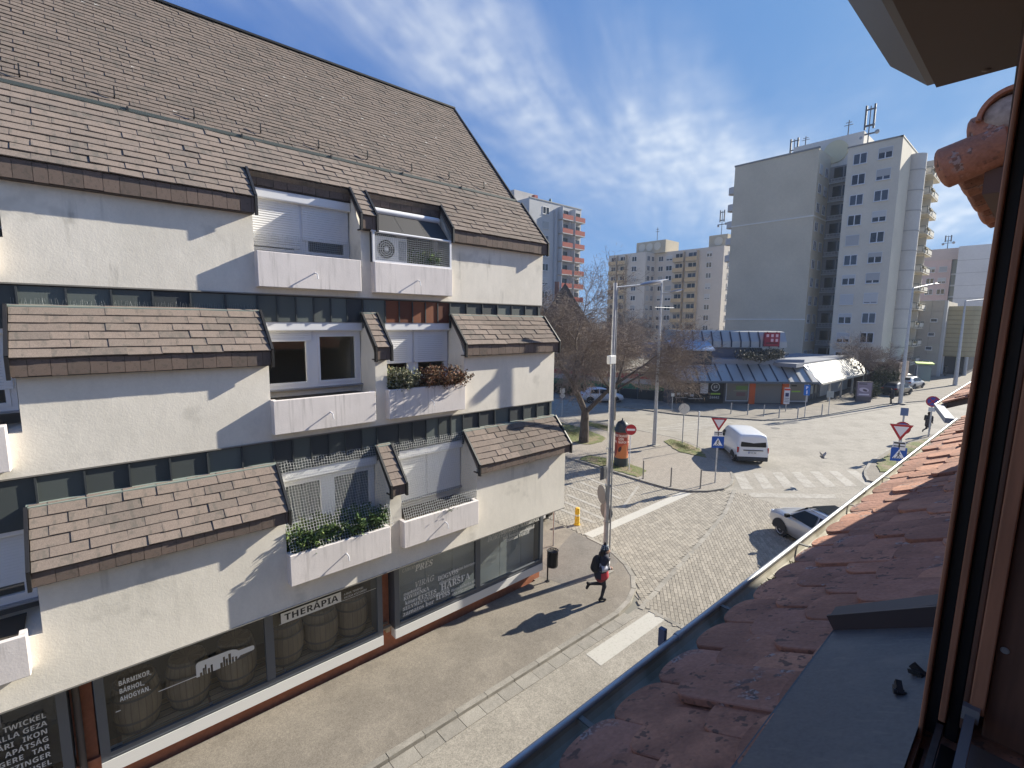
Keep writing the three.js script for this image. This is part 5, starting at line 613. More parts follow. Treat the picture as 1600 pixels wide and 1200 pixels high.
{
  const van = vehicle('delivery_van', 'white panel van with dark rear window turning at the junction', 'van', [30.6, -0.004, -12.55], 0.708,
    [[-2.2, 0.42, 0.92, 1.62, 0.78, 0.84, 0.68], [-2.14, 0.3, 1.02, 1.76, 0.82, 0.89, 0.72], [-1.9, 0.26, 1.05, 1.82, 0.84, 0.91, 0.74], [-0.4, 0.24, 1.06, 1.86, 0.84, 0.91, 0.75], [0.45, 0.24, 1.05, 1.84, 0.84, 0.91, 0.73], [0.95, 0.24, 1.03, 1.6, 0.84, 0.9, 0.7], [1.42, 0.24, 1.0, 1.16, 0.83, 0.89, 0.7], [1.85, 0.24, 0.92, 1.04, 0.82, 0.87, 0.66], [2.15, 0.3, 0.72, 0.86, 0.74, 0.78, 0.58]], phys([0.72, 0.735, 0.75], 0.4, { clearcoat: 0.7, clearcoatRoughness: 0.08 }), { wf: 1.35, wr: -1.4, r: 0.32, track: 0.8, arch: 0.905 });
  van.patch('rear_window', [[-2.212, 1.1, -0.68], [-2.212, 1.1, 0.68], [-2.22, 1.16, 0.71], [-2.19, 1.52, 0.66], [-2.175, 1.56, 0.6], [-2.175, 1.56, -0.6], [-2.19, 1.52, -0.66], [-2.22, 1.16, -0.71]], M.tint);
  van.patch('door_window', [[0.38, 1.13, -0.905], [0.34, 1.52, -0.83], [0.72, 1.52, -0.825], [1.08, 1.14, -0.895]], M.tint); van.patch('door_window', [[0.38, 1.13, 0.905], [0.34, 1.52, 0.83], [0.72, 1.52, 0.825], [1.08, 1.14, 0.895]], M.tint); van.patch('windscreen', [[0.93, 1.58, -0.62], [0.93, 1.58, 0.62], [1.38, 1.16, 0.68], [1.38, 1.16, -0.68]].map(([x, y, z]) => [x + 0.02, y + 0.035, z]), M.tint);
  mk('bumper', [rb(0.16, 0.26, 1.7, 0.05, -2.16, 0.38, 0), rb(0.16, 0.22, 1.5, 0.05, 2.12, 0.36, 0)], mat([0.035, 0.036, 0.038], 0.7), van.g); mk('door_trim', [bx(0.02, 0.045, 1.1, -2.235, 0.9, 0)], M.black, van.g); mk('side_moulding', [bx(0.03, 0.3, 0.03, -2.08, 0.62, 0.87), bx(0.24, 0.34, 0.03, -2.0, 0.5, 0.865), bx(0.24, 0.34, 0.03, -2.0, 0.5, -0.865)], M.rubber, van.g);
  for (const s of [-1, 1]) mk('tail_light', [rb(0.14, 0.34, 0.14, 0.03, -2.13, 0.9, s * 0.81)], mat([0.42, 0.02, 0.03], 0.25), van.g); print('number_plate', paint(256, 64, (c) => { c.fillStyle = '#dfdfdc'; c.fillRect(0, 0, 256, 64); c.fillStyle = '#24449a'; c.fillRect(0, 0, 26, 64); c.fillStyle = '#17181a'; c.font = 'bold 46px sans-serif'; c.fillText('TAE 486', 42, 50); }), 0.52, 0.12, van.g, [-2.245, 0.76, 0], -Math.PI / 2); mk('brake_light', [bx(0.03, 0.025, 0.3, -2.14, 1.63, 0)], mat([0.05, 0.02, 0.02], 0.3), van.g);
  for (const s of [-1, 1]) mk('mirror', [rb(0.1, 0.2, 0.16, 0.03, 1.02, 1.12, s * 1.02)], M.rubber, van.g); mk('exhaust', [rod([-2.25, 0.24, 0.35], [-1.9, 0.26, 0.35], 0.03)], M.steel, van.g); mk('underbody', [bb(-2, 2, 0.2, 0.34, -0.72, 0.72)], M.black, van.g);
  const carSt = [[-2.15, 0.42, 0.8, 0.96, 0.74, 0.78, 0.6], [-2.0, 0.3, 0.92, 1.1, 0.8, 0.88, 0.62], [-1.5, 0.22, 0.98, 1.42, 0.82, 0.92, 0.6], [-0.7, 0.2, 0.98, 1.56, 0.82, 0.93, 0.62], [0.0, 0.2, 0.97, 1.55, 0.82, 0.93, 0.62], [0.55, 0.2, 0.95, 1.4, 0.82, 0.92, 0.62], [1.05, 0.2, 0.93, 1.03, 0.82, 0.91, 0.7], [1.6, 0.22, 0.86, 0.97, 0.81, 0.89, 0.66], [2.05, 0.28, 0.7, 0.84, 0.74, 0.8, 0.58], [2.2, 0.36, 0.58, 0.7, 0.66, 0.7, 0.5]];
  const dress = (c, dark = true) => {
    for (const s of [-1, 1]) { c.patch('door_window', [[-0.32, 1.03, s * 0.905], [-0.3, 1.45, s * 0.705], [0.35, 1.42, s * 0.7], [0.86, 1.04, s * 0.885]], M.tint); c.patch('rear_side_window', [[-1.35, 1.05, s * 0.9], [-1.15, 1.4, s * 0.7], [-0.4, 1.45, s * 0.705], [-0.42, 1.03, s * 0.905]], M.tint); mk('mirror', [rb(0.13, 0.14, 0.2, 0.035, 0.82, 1.06, s * 1.02)], M.rubber, c.g); mk('headlight', [rb(0.3, 0.13, 0.26, 0.04, 1.98, 0.73, s * 0.6)], mat([0.7, 0.72, 0.74], 0.12), c.g); mk('tail_light', [rb(0.16, 0.16, 0.3, 0.04, -2.08, 0.86, s * 0.66)], mat([0.35, 0.02, 0.02], 0.25), c.g); mk('door_handle', [rb(0.16, 0.025, 0.03, 0.01, -0.28, 0.88, s * 0.935)], M.alloy, c.g); }
    c.patch('windscreen', [[0.42, 1.47, -0.54], [0.42, 1.47, 0.54], [1.0, 1.06, 0.66], [1.0, 1.06, -0.66]].map(([x, y, z]) => [x + 0.03, y + 0.03, z]), M.tint); c.patch('rear_window', [[-1.56, 1.42, -0.5], [-1.56, 1.42, 0.5], [-1.96, 1.12, 0.56], [-1.96, 1.12, -0.56]].map(([x, y, z]) => [x - 0.02, y + 0.03, z]), M.tint);
    mk('underbody', [bb(-1.95, 1.95, 0.16, 0.3, -0.72, 0.72)], M.black, c.g); mk('grille', [rb(0.06, 0.2, 0.9, 0.02, 2.17, 0.48, 0)], M.rubber, c.g); return c;
  };
  const W = { wf: 1.32, wr: -1.32, r: 0.33, track: 0.8, arch: 0.925 };
  const silver = dress(vehicle('silver_car', 'silver car with dark glass roof driving out under the gutter edge', 'car', [19.86, -0.004, -4.83], 0.985, carSt, phys([0.46, 0.465, 0.48], 0.34, { metalness: 0.35, clearcoat: 1, clearcoatRoughness: 0.05 }), W));
  silver.patch('glass_roof', [[-1.2, 1.545, -0.46], [-1.2, 1.545, 0.46], [0.3, 1.55, 0.47], [0.3, 1.55, -0.47]].map(([x, y, z]) => [x, y + 0.045, z]), M.tint); mk('roof_rail', [-1, 1].map((s) => rod([-1.3, 1.53, s * 0.6], [0.3, 1.52, s * 0.6], 0.018)), M.alloy, silver.g);
  const black = dress(vehicle('black_car', 'black car half hidden behind the building corner, its front plate and lamp showing', 'car', [13.2, 0.0, -15.15], -Math.PI / 2, carSt, phys([0.012, 0.012, 0.014], 0.3, { clearcoat: 1, clearcoatRoughness: 0.05 }), W)); print('number_plate', paint(256, 64, (c) => { c.fillStyle = '#dfdfdc'; c.fillRect(0, 0, 256, 64); c.fillStyle = '#24449a'; c.fillRect(0, 0, 26, 64); c.fillStyle = '#17181a'; c.font = 'bold 46px sans-serif'; c.fillText('KOE 893', 42, 50); }), 0.52, 0.12, black.g, [2.21, 0.46, 0], Math.PI / 2);
  const P = (r, g2, b) => phys([r, g2, b], 0.35, { clearcoat: 1, clearcoatRoughness: 0.06 });
  dress(vehicle('parked_car', 'white car parked in the shade behind the big bare tree', 'car', [40.2, 0, -31], -0.67, carSt, P(0.6, 0.6, 0.63), W));
  dress(vehicle('parked_car', 'dark car parked behind the far lamp pole, rightmost of the dark ones', 'car', [86, KH, -13.5], -0.3, carSt, P(0.03, 0.03, 0.035), W)); dress(vehicle('parked_car', 'white car parked just left of the bus shelter', 'car', [82, KH, -12.2], -0.2, carSt, P(0.65, 0.65, 0.63), W)); dress(vehicle('parked_car', 'black car parked half behind the long-armed street lamp', 'car', [72.5, KH, -12], -0.2, carSt, P(0.02, 0.02, 0.022), W)); dress(vehicle('parked_car', 'pale car parked behind the shrubs right of the poster case', 'car', [80, KH, -16], -0.1, carSt, P(0.5, 0.5, 0.48), W));
}
// people: one continuous body each, from joints in metres
function bodyMesh(bones, cell, k = 0.035) {
  const lo = [1e9, 1e9, 1e9], hi = [-1e9, -1e9, -1e9]; for (const b of bones) for (const [p, r] of [[b[0], b[2]], [b[1], b[3]]]) for (let i = 0; i < 3; i++) { lo[i] = Math.min(lo[i], p[i] - r - 0.04); hi[i] = Math.max(hi[i], p[i] + r + 0.04); }
  const c = lo.map((l, i) => (l + hi[i]) / 2), h = Math.max(...lo.map((l, i) => hi[i] - l)) / 2 * 1.04, N = Math.ceil(2 * h / cell), mc = new MarchingCubes(N, M.vcol, false, false, 160000); mc.isolation = 0;
  const B = bones.map(([a, b, r0, r1]) => { const d = [b[0] - a[0], b[1] - a[1], b[2] - a[2]]; return { a, d, L: d[0] * d[0] + d[1] * d[1] + d[2] * d[2] || 1e-9, r0, r1 }; });
  for (let z = 0; z < N; z++) for (let y = 0; y < N; y++) for (let x = 0; x < N; x++) {
    const px = c[0] + (x - N / 2) / (N / 2) * h, py = c[1] + (y - N / 2) / (N / 2) * h, pz = c[2] + (z - N / 2) / (N / 2) * h; let v = 1;
    for (const b of B) { const qx = px - b.a[0], qy = py - b.a[1], qz = pz - b.a[2], t = clamp((qx * b.d[0] + qy * b.d[1] + qz * b.d[2]) / b.L), s = Math.hypot(qx - b.d[0] * t, qy - b.d[1] * t, qz - b.d[2] * t) - lerp(b.r0, b.r1, t); if (s > v + k) continue; const e = clamp(0.5 + 0.5 * (v - s) / k); v = lerp(v, s, e) - k * e * (1 - e); }
    mc.field[x + y * N + z * N * N] = -v;
  }
  mc.update(); const g = new THREE.BufferGeometry(), n = mc.count, p = new Float32Array(n * 3); for (let i = 0; i < n; i++) for (let q = 0; q < 3; q++) p[i * 3 + q] = mc.positionArray[i * 3 + q] * h + c[q];
  g.setAttribute('position', new THREE.BufferAttribute(p, 3)); g.setAttribute('normal', new THREE.BufferAttribute(mc.normalArray.slice(0, n * 3), 3)); g.setAttribute('uv', new THREE.BufferAttribute(new Float32Array(n * 2), 2)); return g;
}
function tint(g, fn) { const p = g.attributes.position, c = new Float32Array(p.count * 3); for (let i = 0; i < p.count; i++) c.set(fn(p.getX(i), p.getY(i), p.getZ(i)), i * 3); g.setAttribute('color', new THREE.BufferAttribute(c, 3)); return g; }
{
  // the runner faces local +x: right leg on the ground, left shank swung back
  const run = thing('person', 'person in dark coat with red hem, backpack and knitted hat running along the corner pavement', 'person', [10.9, KH, -8.2], -0.55);
  const hip = [0.02, 0.86, 0], hr = [0.02, 0.84, 0.09], hl = [0.02, 0.84, -0.09], knR = [0.1, 0.47, 0.085], anR = [0.02, 0.09, 0.08], knL = [0.09, 0.46, -0.1], anL = [-0.31, 0.47, -0.12], ch = [0.08, 1.2, 0], nk = [0.11, 1.42, 0], hd = [0.16, 1.54, 0], shR = [0.1, 1.36, 0.17], shL = [0.1, 1.36, -0.17], elR = [-0.06, 1.1, 0.25], elL = [0.0, 1.1, -0.26], wrR = [0.18, 1.08, 0.2], wrL = [0.24, 1.16, -0.18];
  const hand = (w, d, s) => { const out = [[w, [w[0] + 0.06 * d[0], w[1] + 0.06 * d[1], w[2]], 0.026, 0.03]]; for (let f = 0; f < 4; f++) { const o = (f - 1.5) * 0.019, a = [w[0] + 0.065 * d[0], w[1] + 0.065 * d[1] + o, w[2]], L = [0.03, 0.036, 0.034, 0.026][f], m = [a[0] + L * d[0], a[1] + L * d[1], a[2] - s * 0.008], e = [m[0] + 0.4 * L * d[0], m[1] + 0.4 * L * d[1], m[2] - s * 0.024]; out.push([a, m, 0.0095, 0.009], [m, e, 0.009, 0.008]); } const t = [w[0] + 0.03 * d[0], w[1] + 0.03, w[2] - s * 0.015]; out.push([t, [t[0] + 0.03 * d[0], t[1] + 0.025, t[2] - s * 0.02], 0.011, 0.009]); return out; };
  const skin = [0.5, 0.31, 0.23], trou = [0.022, 0.023, 0.032], boot = [0.018, 0.016, 0.016], coat = [0.018, 0.02, 0.038];
  const body = bodyMesh([[hip, ch, 0.14, 0.15], [ch, nk, 0.15, 0.06], [nk, hd, 0.05, 0.06], [[0.15, 1.52, 0], [0.155, 1.6, 0], 0.08, 0.095], [[0.2, 1.5, 0], [0.215, 1.53, 0], 0.055, 0.05], [[0.248, 1.545, 0], [0.262, 1.525, 0], 0.013, 0.016], [[0.15, 1.545, 0.092], [0.145, 1.575, 0.094], 0.016, 0.018], [[0.15, 1.545, -0.092], [0.145, 1.575, -0.094], 0.016, 0.018], [hr, knR, 0.095, 0.06], [knR, anR, 0.06, 0.042], [anR, [0.14, 0.045, 0.085], 0.045, 0.04], [anR, [-0.03, 0.045, 0.08], 0.044, 0.042], [hl, knL, 0.095, 0.06], [knL, anL, 0.06, 0.042], [anL, [-0.37, 0.34, -0.12], 0.045, 0.04], [anL, [-0.35, 0.5, -0.12], 0.042, 0.04], [shR, elR, 0.058, 0.046], [elR, wrR, 0.044, 0.03], [shL, elL, 0.058, 0.046], [elL, wrL, 0.044, 0.03], [shL, shR, 0.07, 0.07], ...hand(wrR, [0.96, -0.1], 1), ...hand(wrL, [0.9, 0.3], -1)], 0.0125, 0.03);
  const eye = (x, y, z) => Math.hypot(x - 0.238, y - 1.565, Math.abs(z) - 0.033) < 0.015 ? [0.03, 0.025, 0.02] : Math.hypot((x - 0.255), (y - 1.495) * 2.2, z) < 0.03 && x > 0.24 ? [0.36, 0.13, 0.11] : null;
  mk('body', [tint(body, (x, y, z) => eye(x, y, z) ?? (y > 1.43 ? skin : x < -0.27 || y < 0.13 ? boot : y < 0.9 && !(x > 0.13 && y > 1) ? trou : Math.abs(z) > 0.15 && x > 0.17 ? skin : coat))], M.vcol, run);
  const jk = bodyMesh([[[0.0, 0.84, 0], ch, 0.185, 0.18], [ch, [0.1, 1.4, 0], 0.18, 0.1], [[0.1, 1.4, 0], [0.1, 1.46, 0], 0.1, 0.085], [shL, shR, 0.095, 0.095], [shR, elR, 0.082, 0.07], [elR, wrR, 0.068, 0.052], [shL, elL, 0.082, 0.07], [elL, wrL, 0.068, 0.052], [[0.0, 0.76, 0.02], [0.0, 0.88, 0], 0.18, 0.18], [[0.1, 0.78, 0.03], [0.08, 0.9, 0.02], 0.14, 0.14]], 0.016, 0.05);
  mk('coat', [tint(jk, (x, y, z) => y < 0.93 + 0.18 * clamp(x) ? (y < 0.74 ? [0.2, 0.02, 0.03] : x < -0.05 ? coat : [0.46, 0.03, 0.05]) : z > 0.1 && y > 0.97 && y < 1.22 && x > -0.08 && x < 0.12 ? [0.42, 0.43, 0.5] : x > 0.2 && y > 1.0 && y < 1.36 ? [0.62, 0.6, 0.62] : coat)], M.vcol, run);
  const bp = bodyMesh([[[-0.16, 1.0, 0], [-0.12, 1.32, 0], 0.12, 0.1], [[-0.2, 1.02, 0.05], [-0.16, 1.26, 0.05], 0.1, 0.08], [[-0.2, 1.02, -0.05], [-0.16, 1.26, -0.05], 0.1, 0.08]], 0.016, 0.05); mk('backpack', [tint(bp, () => [0.014, 0.014, 0.018])], M.vcol, run);
  const hatG = bodyMesh([[[0.13, 1.62, 0], [0.125, 1.65, 0], 0.112, 0.1], [[0.115, 1.77, 0], [0.115, 1.78, 0], 0.036, 0.036], [[0.06, 1.56, 0], [0.09, 1.62, 0], 0.085, 0.09]], 0.012, 0.03); mk('hat', [tint(hatG, (x, y, z) => (y > 1.735 ? [0.012, 0.012, 0.016] : Math.sin(y * 140) + Math.sin(Math.atan2(z, x - 0.13) * 9) > 0.4 && y > 1.6 ? [0.3, 0.36, 0.42] : [0.015, 0.02, 0.03]))], M.vcol, run); mk('hair', [tint(bodyMesh([[[0.06, 1.52, 0.05], [0.02, 1.4, 0.06], 0.05, 0.035], [[0.06, 1.52, -0.05], [0.02, 1.4, -0.06], 0.05, 0.035], [[0.04, 1.52, 0], [0.0, 1.42, 0], 0.06, 0.04]], 0.014, 0.03), () => [0.03, 0.02, 0.015])], M.vcol, run);
  run.scale.setScalar(0.985);
  // walkers farther off
  const walker = (label, pos, turn, col, leg, back, H, hair) => { const o = thing('person', label, 'person', pos, turn), s = H / 1.7, a = (p) => p.map((v) => v * s); const bn = [[[0, 0.88, 0], [0, 1.2, 0], 0.13, 0.15], [[0, 1.2, 0], [0.02, 1.42, 0], 0.15, 0.06], [[0.02, 1.42, 0], [0.03, 1.52, 0], 0.05, 0.06], [[0.03, 1.55, 0], [0.03, 1.61, 0], 0.09, 0.09], [[0.11, 1.56, 0], [0.125, 1.55, 0], 0.02, 0.016], [[0, 0.86, 0.08], [0.1, 0.46, 0.08], 0.09, 0.06], [[0.1, 0.46, 0.08], [0.08, 0.06, 0.08], 0.058, 0.045], [[0.08, 0.05, 0.08], [0.2, 0.04, 0.08], 0.045, 0.035], [[0, 0.86, -0.08], [0.02, 0.46, -0.08], 0.09, 0.06], [[0.02, 0.46, -0.08], back, 0.058, 0.045], [back, [back[0] - 0.06, Math.max(0.04, back[1] - 0.1), -0.08], 0.045, 0.038], [[0, 1.38, -0.17], [0, 1.38, 0.17], 0.065, 0.065], [[0, 1.38, 0.19], [-0.05, 1.1, 0.24], 0.06, 0.05], [[-0.05, 1.1, 0.24], [0.1, 0.92, 0.22], 0.048, 0.036], [[0.1, 0.92, 0.22], [0.15, 0.86, 0.22], 0.034, 0.02], [[0, 1.38, -0.19], [0.05, 1.1, -0.24], 0.06, 0.05], [[0.05, 1.1, -0.24], [0.18, 0.95, -0.22], 0.048, 0.036], [[0.18, 0.95, -0.22], [0.23, 0.9, -0.22], 0.034, 0.02]].map(([p, q, r0, r1]) => [a(p), a(q), r0 * s, r1 * s]); mk('body', [tint(bodyMesh(bn, 0.026, 0.035), (x, y, z) => (y / s > 1.45 ? [0.42, 0.27, 0.2] : y / s < 0.8 ? leg : y / s < 0.97 && Math.abs(z) / s > 0.17 && x > 0.08 ? [0.42, 0.27, 0.2] : col))], M.vcol, o); mk('coat', [tint(bodyMesh([[a([0, 0.72, 0]), a([0, 1.2, 0]), 0.19 * s, 0.18 * s], [a([0, 1.2, 0]), a([0, 1.42, 0]), 0.18 * s, 0.08 * s], [a([0, 1.37, -0.18]), a([0, 1.37, 0.18]), 0.085, 0.085], [a([0, 1.38, 0.2]), a([-0.05, 1.1, 0.25]), 0.078, 0.07], [a([0, 1.38, -0.2]), a([0.05, 1.1, -0.25]), 0.078, 0.07]], 0.03, 0.05), () => col)], M.vcol, o); mk('hair', [tint(bodyMesh([[a([0, 1.6, 0]), a([0.01, 1.65, 0]), 0.1, 0.095], [a([-0.05, 1.56, 0]), a([-0.04, 1.6, 0]), 0.08, 0.085]], 0.026, 0.03), () => hair)], M.vcol, o); return o; };
  walker('person in a dark coat striding past the no stopping sign at the right gutter', [47.3, KH, -5.75], -0.3, [0.03, 0.024, 0.024], [0.03, 0.03, 0.032], [-0.4, 0.36, -0.08], 1.72, [0.03, 0.02, 0.015]); walker('person in black standing beside the long-armed street lamp', [62.8, KH, -10.75], 1.4, [0.018, 0.018, 0.022], [0.02, 0.02, 0.024], [-0.1, 0.06, -0.08], 1.75, [0.02, 0.015, 0.01]);
  walker('left of two dark far walkers beyond the bus shelter', [106, KH, -11.5], 0.2, [0.03, 0.03, 0.035], [0.03, 0.03, 0.035], [-0.12, 0.06, -0.08], 1.8, [0.02, 0.015, 0.01]); walker('right of two dark far walkers beyond the bus shelter', [106.4, KH, -10], 0.2, [0.04, 0.03, 0.03], [0.03, 0.03, 0.035], [-0.14, 0.07, -0.08], 1.7, [0.02, 0.015, 0.01]);
}
// ---------------------------------------------------------------- far buildings
{
  const R = rng(59), plain = [0, 1].map((k) => colTex(512, 9, (u, v) => mul([0.8, 0.8, 0.8], 0.86 + 0.2 * fbm(u, v, 3, 3, 4, 301 + k) + 0.08 * fbm(u, v, 40, 40, 2, 305 + k)))), wall = (c, s) => tm(plain[s % 2], 0.95, { color: new THREE.Color().setRGB(...mul(c, 1.25)) });
  const cache = {}, G = (k, f) => cache[k] ??= f();
  const frameM = mat([0.66, 0.66, 0.66], 0.5), panes = [phys([0.03, 0.035, 0.045], 0.08, {}), phys([0.06, 0.075, 0.1], 0.1, {}), phys([0.02, 0.022, 0.026], 0.08, {})], blind = [mat([0.52, 0.52, 0.5], 0.7), mat([0.4, 0.4, 0.39], 0.7)];
  function win(par, p, yaw, w, h, o = {}) {                                       // window with frame and pane (or lowered blind)
    const g = new THREE.Group(); g.name = 'window'; g.position.set(...p); g.rotation.y = yaw; par.add(g); const t = 0.09;
    share('frame', G('f' + w + h + (o.one ? 1 : 0), () => merged([bb(-w / 2, w / 2, -h / 2, -h / 2 + t, 0, 0.06), bb(-w / 2, w / 2, h / 2 - t, h / 2, 0, 0.06), bb(-w / 2, -w / 2 + t, -h / 2 + t, h / 2 - t, 0, 0.06), bb(w / 2 - t, w / 2, -h / 2 + t, h / 2 - t, 0, 0.06), ...(o.one ? [] : [bb(-0.06, 0.06, -h / 2 + t, h / 2 - t, 0, 0.055)]), bb(-w / 2 - 0.05, w / 2 + 0.05, -h / 2 - 0.06, -h / 2, 0, 0.14)])), o.frame ?? frameM, g);
    share('pane', G('p' + w + h, () => merged([bb(-w / 2 + t, w / 2 - t, -h / 2 + t, h / 2 - t, -0.05, 0.02)])), panes[Math.floor(R() * 3)], g);
    const b = o.blind ?? (R() < 0.38 ? 0.35 + 0.65 * R() : 0); if (b) { const m = share('blind', G('b' + w + h, () => merged([bb(-w / 2 + 0.04, w / 2 - 0.04, -1, 0, 0.02, 0.07)])), blind[Math.floor(R() * 2)], g); m.scale.y = (h - 0.1) * b; m.position.y = h / 2 - 0.05; }
    return g;
  }
  const FX = -Math.PI / 2;                                                        // yaw that faces -x, towards us
  // main tower
  const T = thing('tower_block', 'tall grey-beige tower block with aerials on its roof behind the metal-roofed pavilion', 'tower block'), gw = wall([0.62, 0.545, 0.41], 301), gl = wall([0.63, 0.575, 0.47], 303);
  mk('left_wing', [bb(86.13, 104, -1, 34.9, -39.5, -26.8)], gw, T); mk('right_wing', [bb(86.13, 104, -1, 33.9, -23, -16.64)], gl, T); mk('stair_core', [bb(92, 103, -1, 33.3, -26.9, -22.9)], wall([0.27, 0.26, 0.25], 305), T); mk('lift_house', [bb(92.2, 99, 33, 37.8, -32.6, -22.7)], wall([0.66, 0.63, 0.57], 307), T);
  mk('seam', [bb(86.05, 86.2, 24.9, 25.1, -39.5, -26.78), bb(86.05, 86.2, 9.0, 9.2, -39.5, -26.78), bb(86.1, 92, 24.9, 25.1, -26.85, -26.74)], mat([0.78, 0.74, 0.66], 0.9), T); mk('parapet', [bb(86.05, 86.4, 34.9, 35.15, -39.6, -26.7), bb(86.05, 86.4, 33.9, 34.1, -23.1, -16.6), bb(86.05, 104, 33.9, 34.1, -16.9, -16.58)], mat([0.24, 0.24, 0.23], 0.7), T);
  mk('dish', [new THREE.CylinderGeometry(1.7, 1.7, 0.25, 36).rotateZ(Math.PI / 2).translate(92.05, 35.6, -26.3)], mat([0.62, 0.57, 0.38], 0.7), T);
  for (let k = 0; k < 11; k++) {
    const y = 32.1 - 2.86 * k;
    win(T, [86.12, y, -21.4], FX, 1.7, 1.52, k === 4 || k === 7 ? { blind: 1 } : {}); win(T, [86.12, y + 0.1, -18.45], FX, 1.7, 1.52, k === 7 ? { blind: 0.9 } : {});
    win(T, [87.6, y, -26.79], 0, 1.3, 1.42); win(T, [90.3, y, -26.79], 0, 1.3, 1.42);
    const L = new THREE.Group(); L.name = 'loggia'; T.add(L); mk('opening', [bb(91.95, 92.02, y - 0.75, y + 0.95, -26.2, -25.0), bb(91.95, 92.02, y - 0.75, y + 0.95, -24.8, -23.5)], panes[2], L); mk('railing', [bb(91.85, 91.93, y - 0.75, y - 0.65, -26.6, -23.1), bb(91.85, 91.93, y - 1.15, y - 1.07, -26.6, -23.1), ...Array.from({ length: 8 }, (_, i) => bb(91.86, 91.92, y - 1.15, y - 0.7, -26.5 + i * 0.46, -26.44 + i * 0.46)), bb(91.6, 92, y - 1.45, y - 1.3, -26.75, -23.05)], mat([0.5, 0.5, 0.49], 0.7), L);
    const B = new THREE.Group(); B.name = 'balcony'; T.add(B); mk('slab', [bb(96.5, 103.8, y - 1.36, y - 1.24, -16.64, -14.7)], gl, B); mk('parapet', [bb(96.5, 99.6, y - 1.1, y - 0.5, -14.78, -14.7), bb(100.4, 103.8, y - 1.1, y - 0.5, -14.78, -14.7), bb(96.5, 96.58, y - 1.1, y - 0.5, -15.6, -14.82)], wall([0.6, 0.56, 0.47], 309), B); mk('railing', [bb(96.5, 103.8, y - 0.3, y - 0.24, -14.8, -14.72), bb(96.5, 96.56, y - 0.3, y - 0.24, -16.6, -14.8), ...[96.5, 98, 99.6, 100.4, 102, 103.7].map((x) => bb(x, x + 0.06, y - 1.24, y - 0.3, -14.8, -14.72)), ...[-16.2, -15.6].map((z) => bb(96.5, 96.56, y - 1.24, y - 0.3, z, z + 0.06))], mat([0.16, 0.17, 0.14], 0.7), B); mk('flower_box', [bb(97, 99, y - 0.75, y - 0.5, -14.7, -14.45)], mat([0.2, 0.17, 0.1], 0.9), B); mk('opening', [bb(97.2, 98.6, y - 1.1, y + 0.9, -16.63, -16.58), bb(100, 102.6, y - 1.1, y + 0.9, -16.63, -16.58)], panes[2], B);
    mk('divider', [bb(99.9, 100.1, y - 1.2, y + 1.4, -16.6, -15.0)], gl, B);
    const b2 = new THREE.Group(); b2.name = 'balcony'; T.add(b2); if (k < 5) mk('parapet', [cy(0.95, 0.95, 1.1, 87.05, y - 1.5, -39.75, 20)], wall([0.55, 0.53, 0.5], 311), b2);
    mk('ring', [cy(1.33, 1.33, 0.12, 93.6, y - 1.4, -16.3, 24)], mat([0.35, 0.34, 0.33], 0.8), T);
  }
  mk('stair_drum', [cy(1.28, 1.28, 31, 93.6, 2, -16.3, 28)], wall([0.55, 0.53, 0.49], 313), T);
  print('lettering', paint(512, 96, (c) => { c.fillStyle = '#1b1b1d'; c.font = 'bold 78px sans-serif'; c.fillText('PÁLFFY U. 1.', 12, 76); }), 4.2, 0.8, T, [86.1, 4.9, -19.1], FX, 0.8, true);
  mk('ground_floor', [bb(85.9, 104.2, -0.5, 2.5, -23.2, -16.4), bb(85.95, 86.2, -0.5, 2.5, -39.6, -26.7)], wall([0.24, 0.22, 0.24], 315), T);
  const mast = (label, x, y, z, h, kind) => { const o = thing('roof_aerial', label, 'aerial', [x, y, z], 0), dk = mat([0.1, 0.11, 0.13], 0.6); mk('mast', [cy(0.09, 0.07, h, 0, 0, 0, 8)], dk, o); if (kind) { for (const s of [-0.55, 0.55]) mk('antenna', [bb(-0.14, 0.14, h * 0.55, h * 1.02, s - 0.12, s + 0.12)], dk, o); mk('crossbar', [bb(-0.05, 0.05, h * 0.6, h * 0.64, -0.7, 0.7), bb(-0.05, 0.05, h * 0.92, h * 0.95, -0.7, 0.7), bb(-0.05, 0.05, h * 0.44, h * 0.47, -1.2, 1.2)], dk, o); mk('dish', [new THREE.SphereGeometry(0.33, 14, 8).scale(0.5, 1, 1).translate(-0.1, h * 0.46, 1.1), new THREE.SphereGeometry(0.3, 14, 8).scale(0.5, 1, 1).translate(-0.1, h * 0.4, -0.9)], mat([0.3, 0.32, 0.34], 0.6), o); } else mk('crossbar', [bb(-0.05, 0.05, h * 0.7, h * 0.73, -0.6, 0.6), bb(-0.05, 0.05, h * 0.85, h * 0.88, -0.4, 0.4)], dk, o); };
  mast('tall lattice aerial with panel antennas at the right end of the tower roof', 92.4, 33.9, -22.2, 7.4, 1); mast('aerial with panel antennas at the left end of the tower roof', 93, 34.8, -32.8, 4.6, 1); mast('thin whip aerial on the lift house of the tower roof', 93.5, 37.8, -25.2, 2.6, 0); mast('short pair aerial left of the dish on the tower roof', 92.4, 37.2, -30.9, 2, 0);
  // middle block with yellow balconies
  const Bt = thing('apartment_block', 'beige apartment block with yellow balconies in the middle distance', 'apartment block'), bw = wall([0.6, 0.55, 0.48], 321);
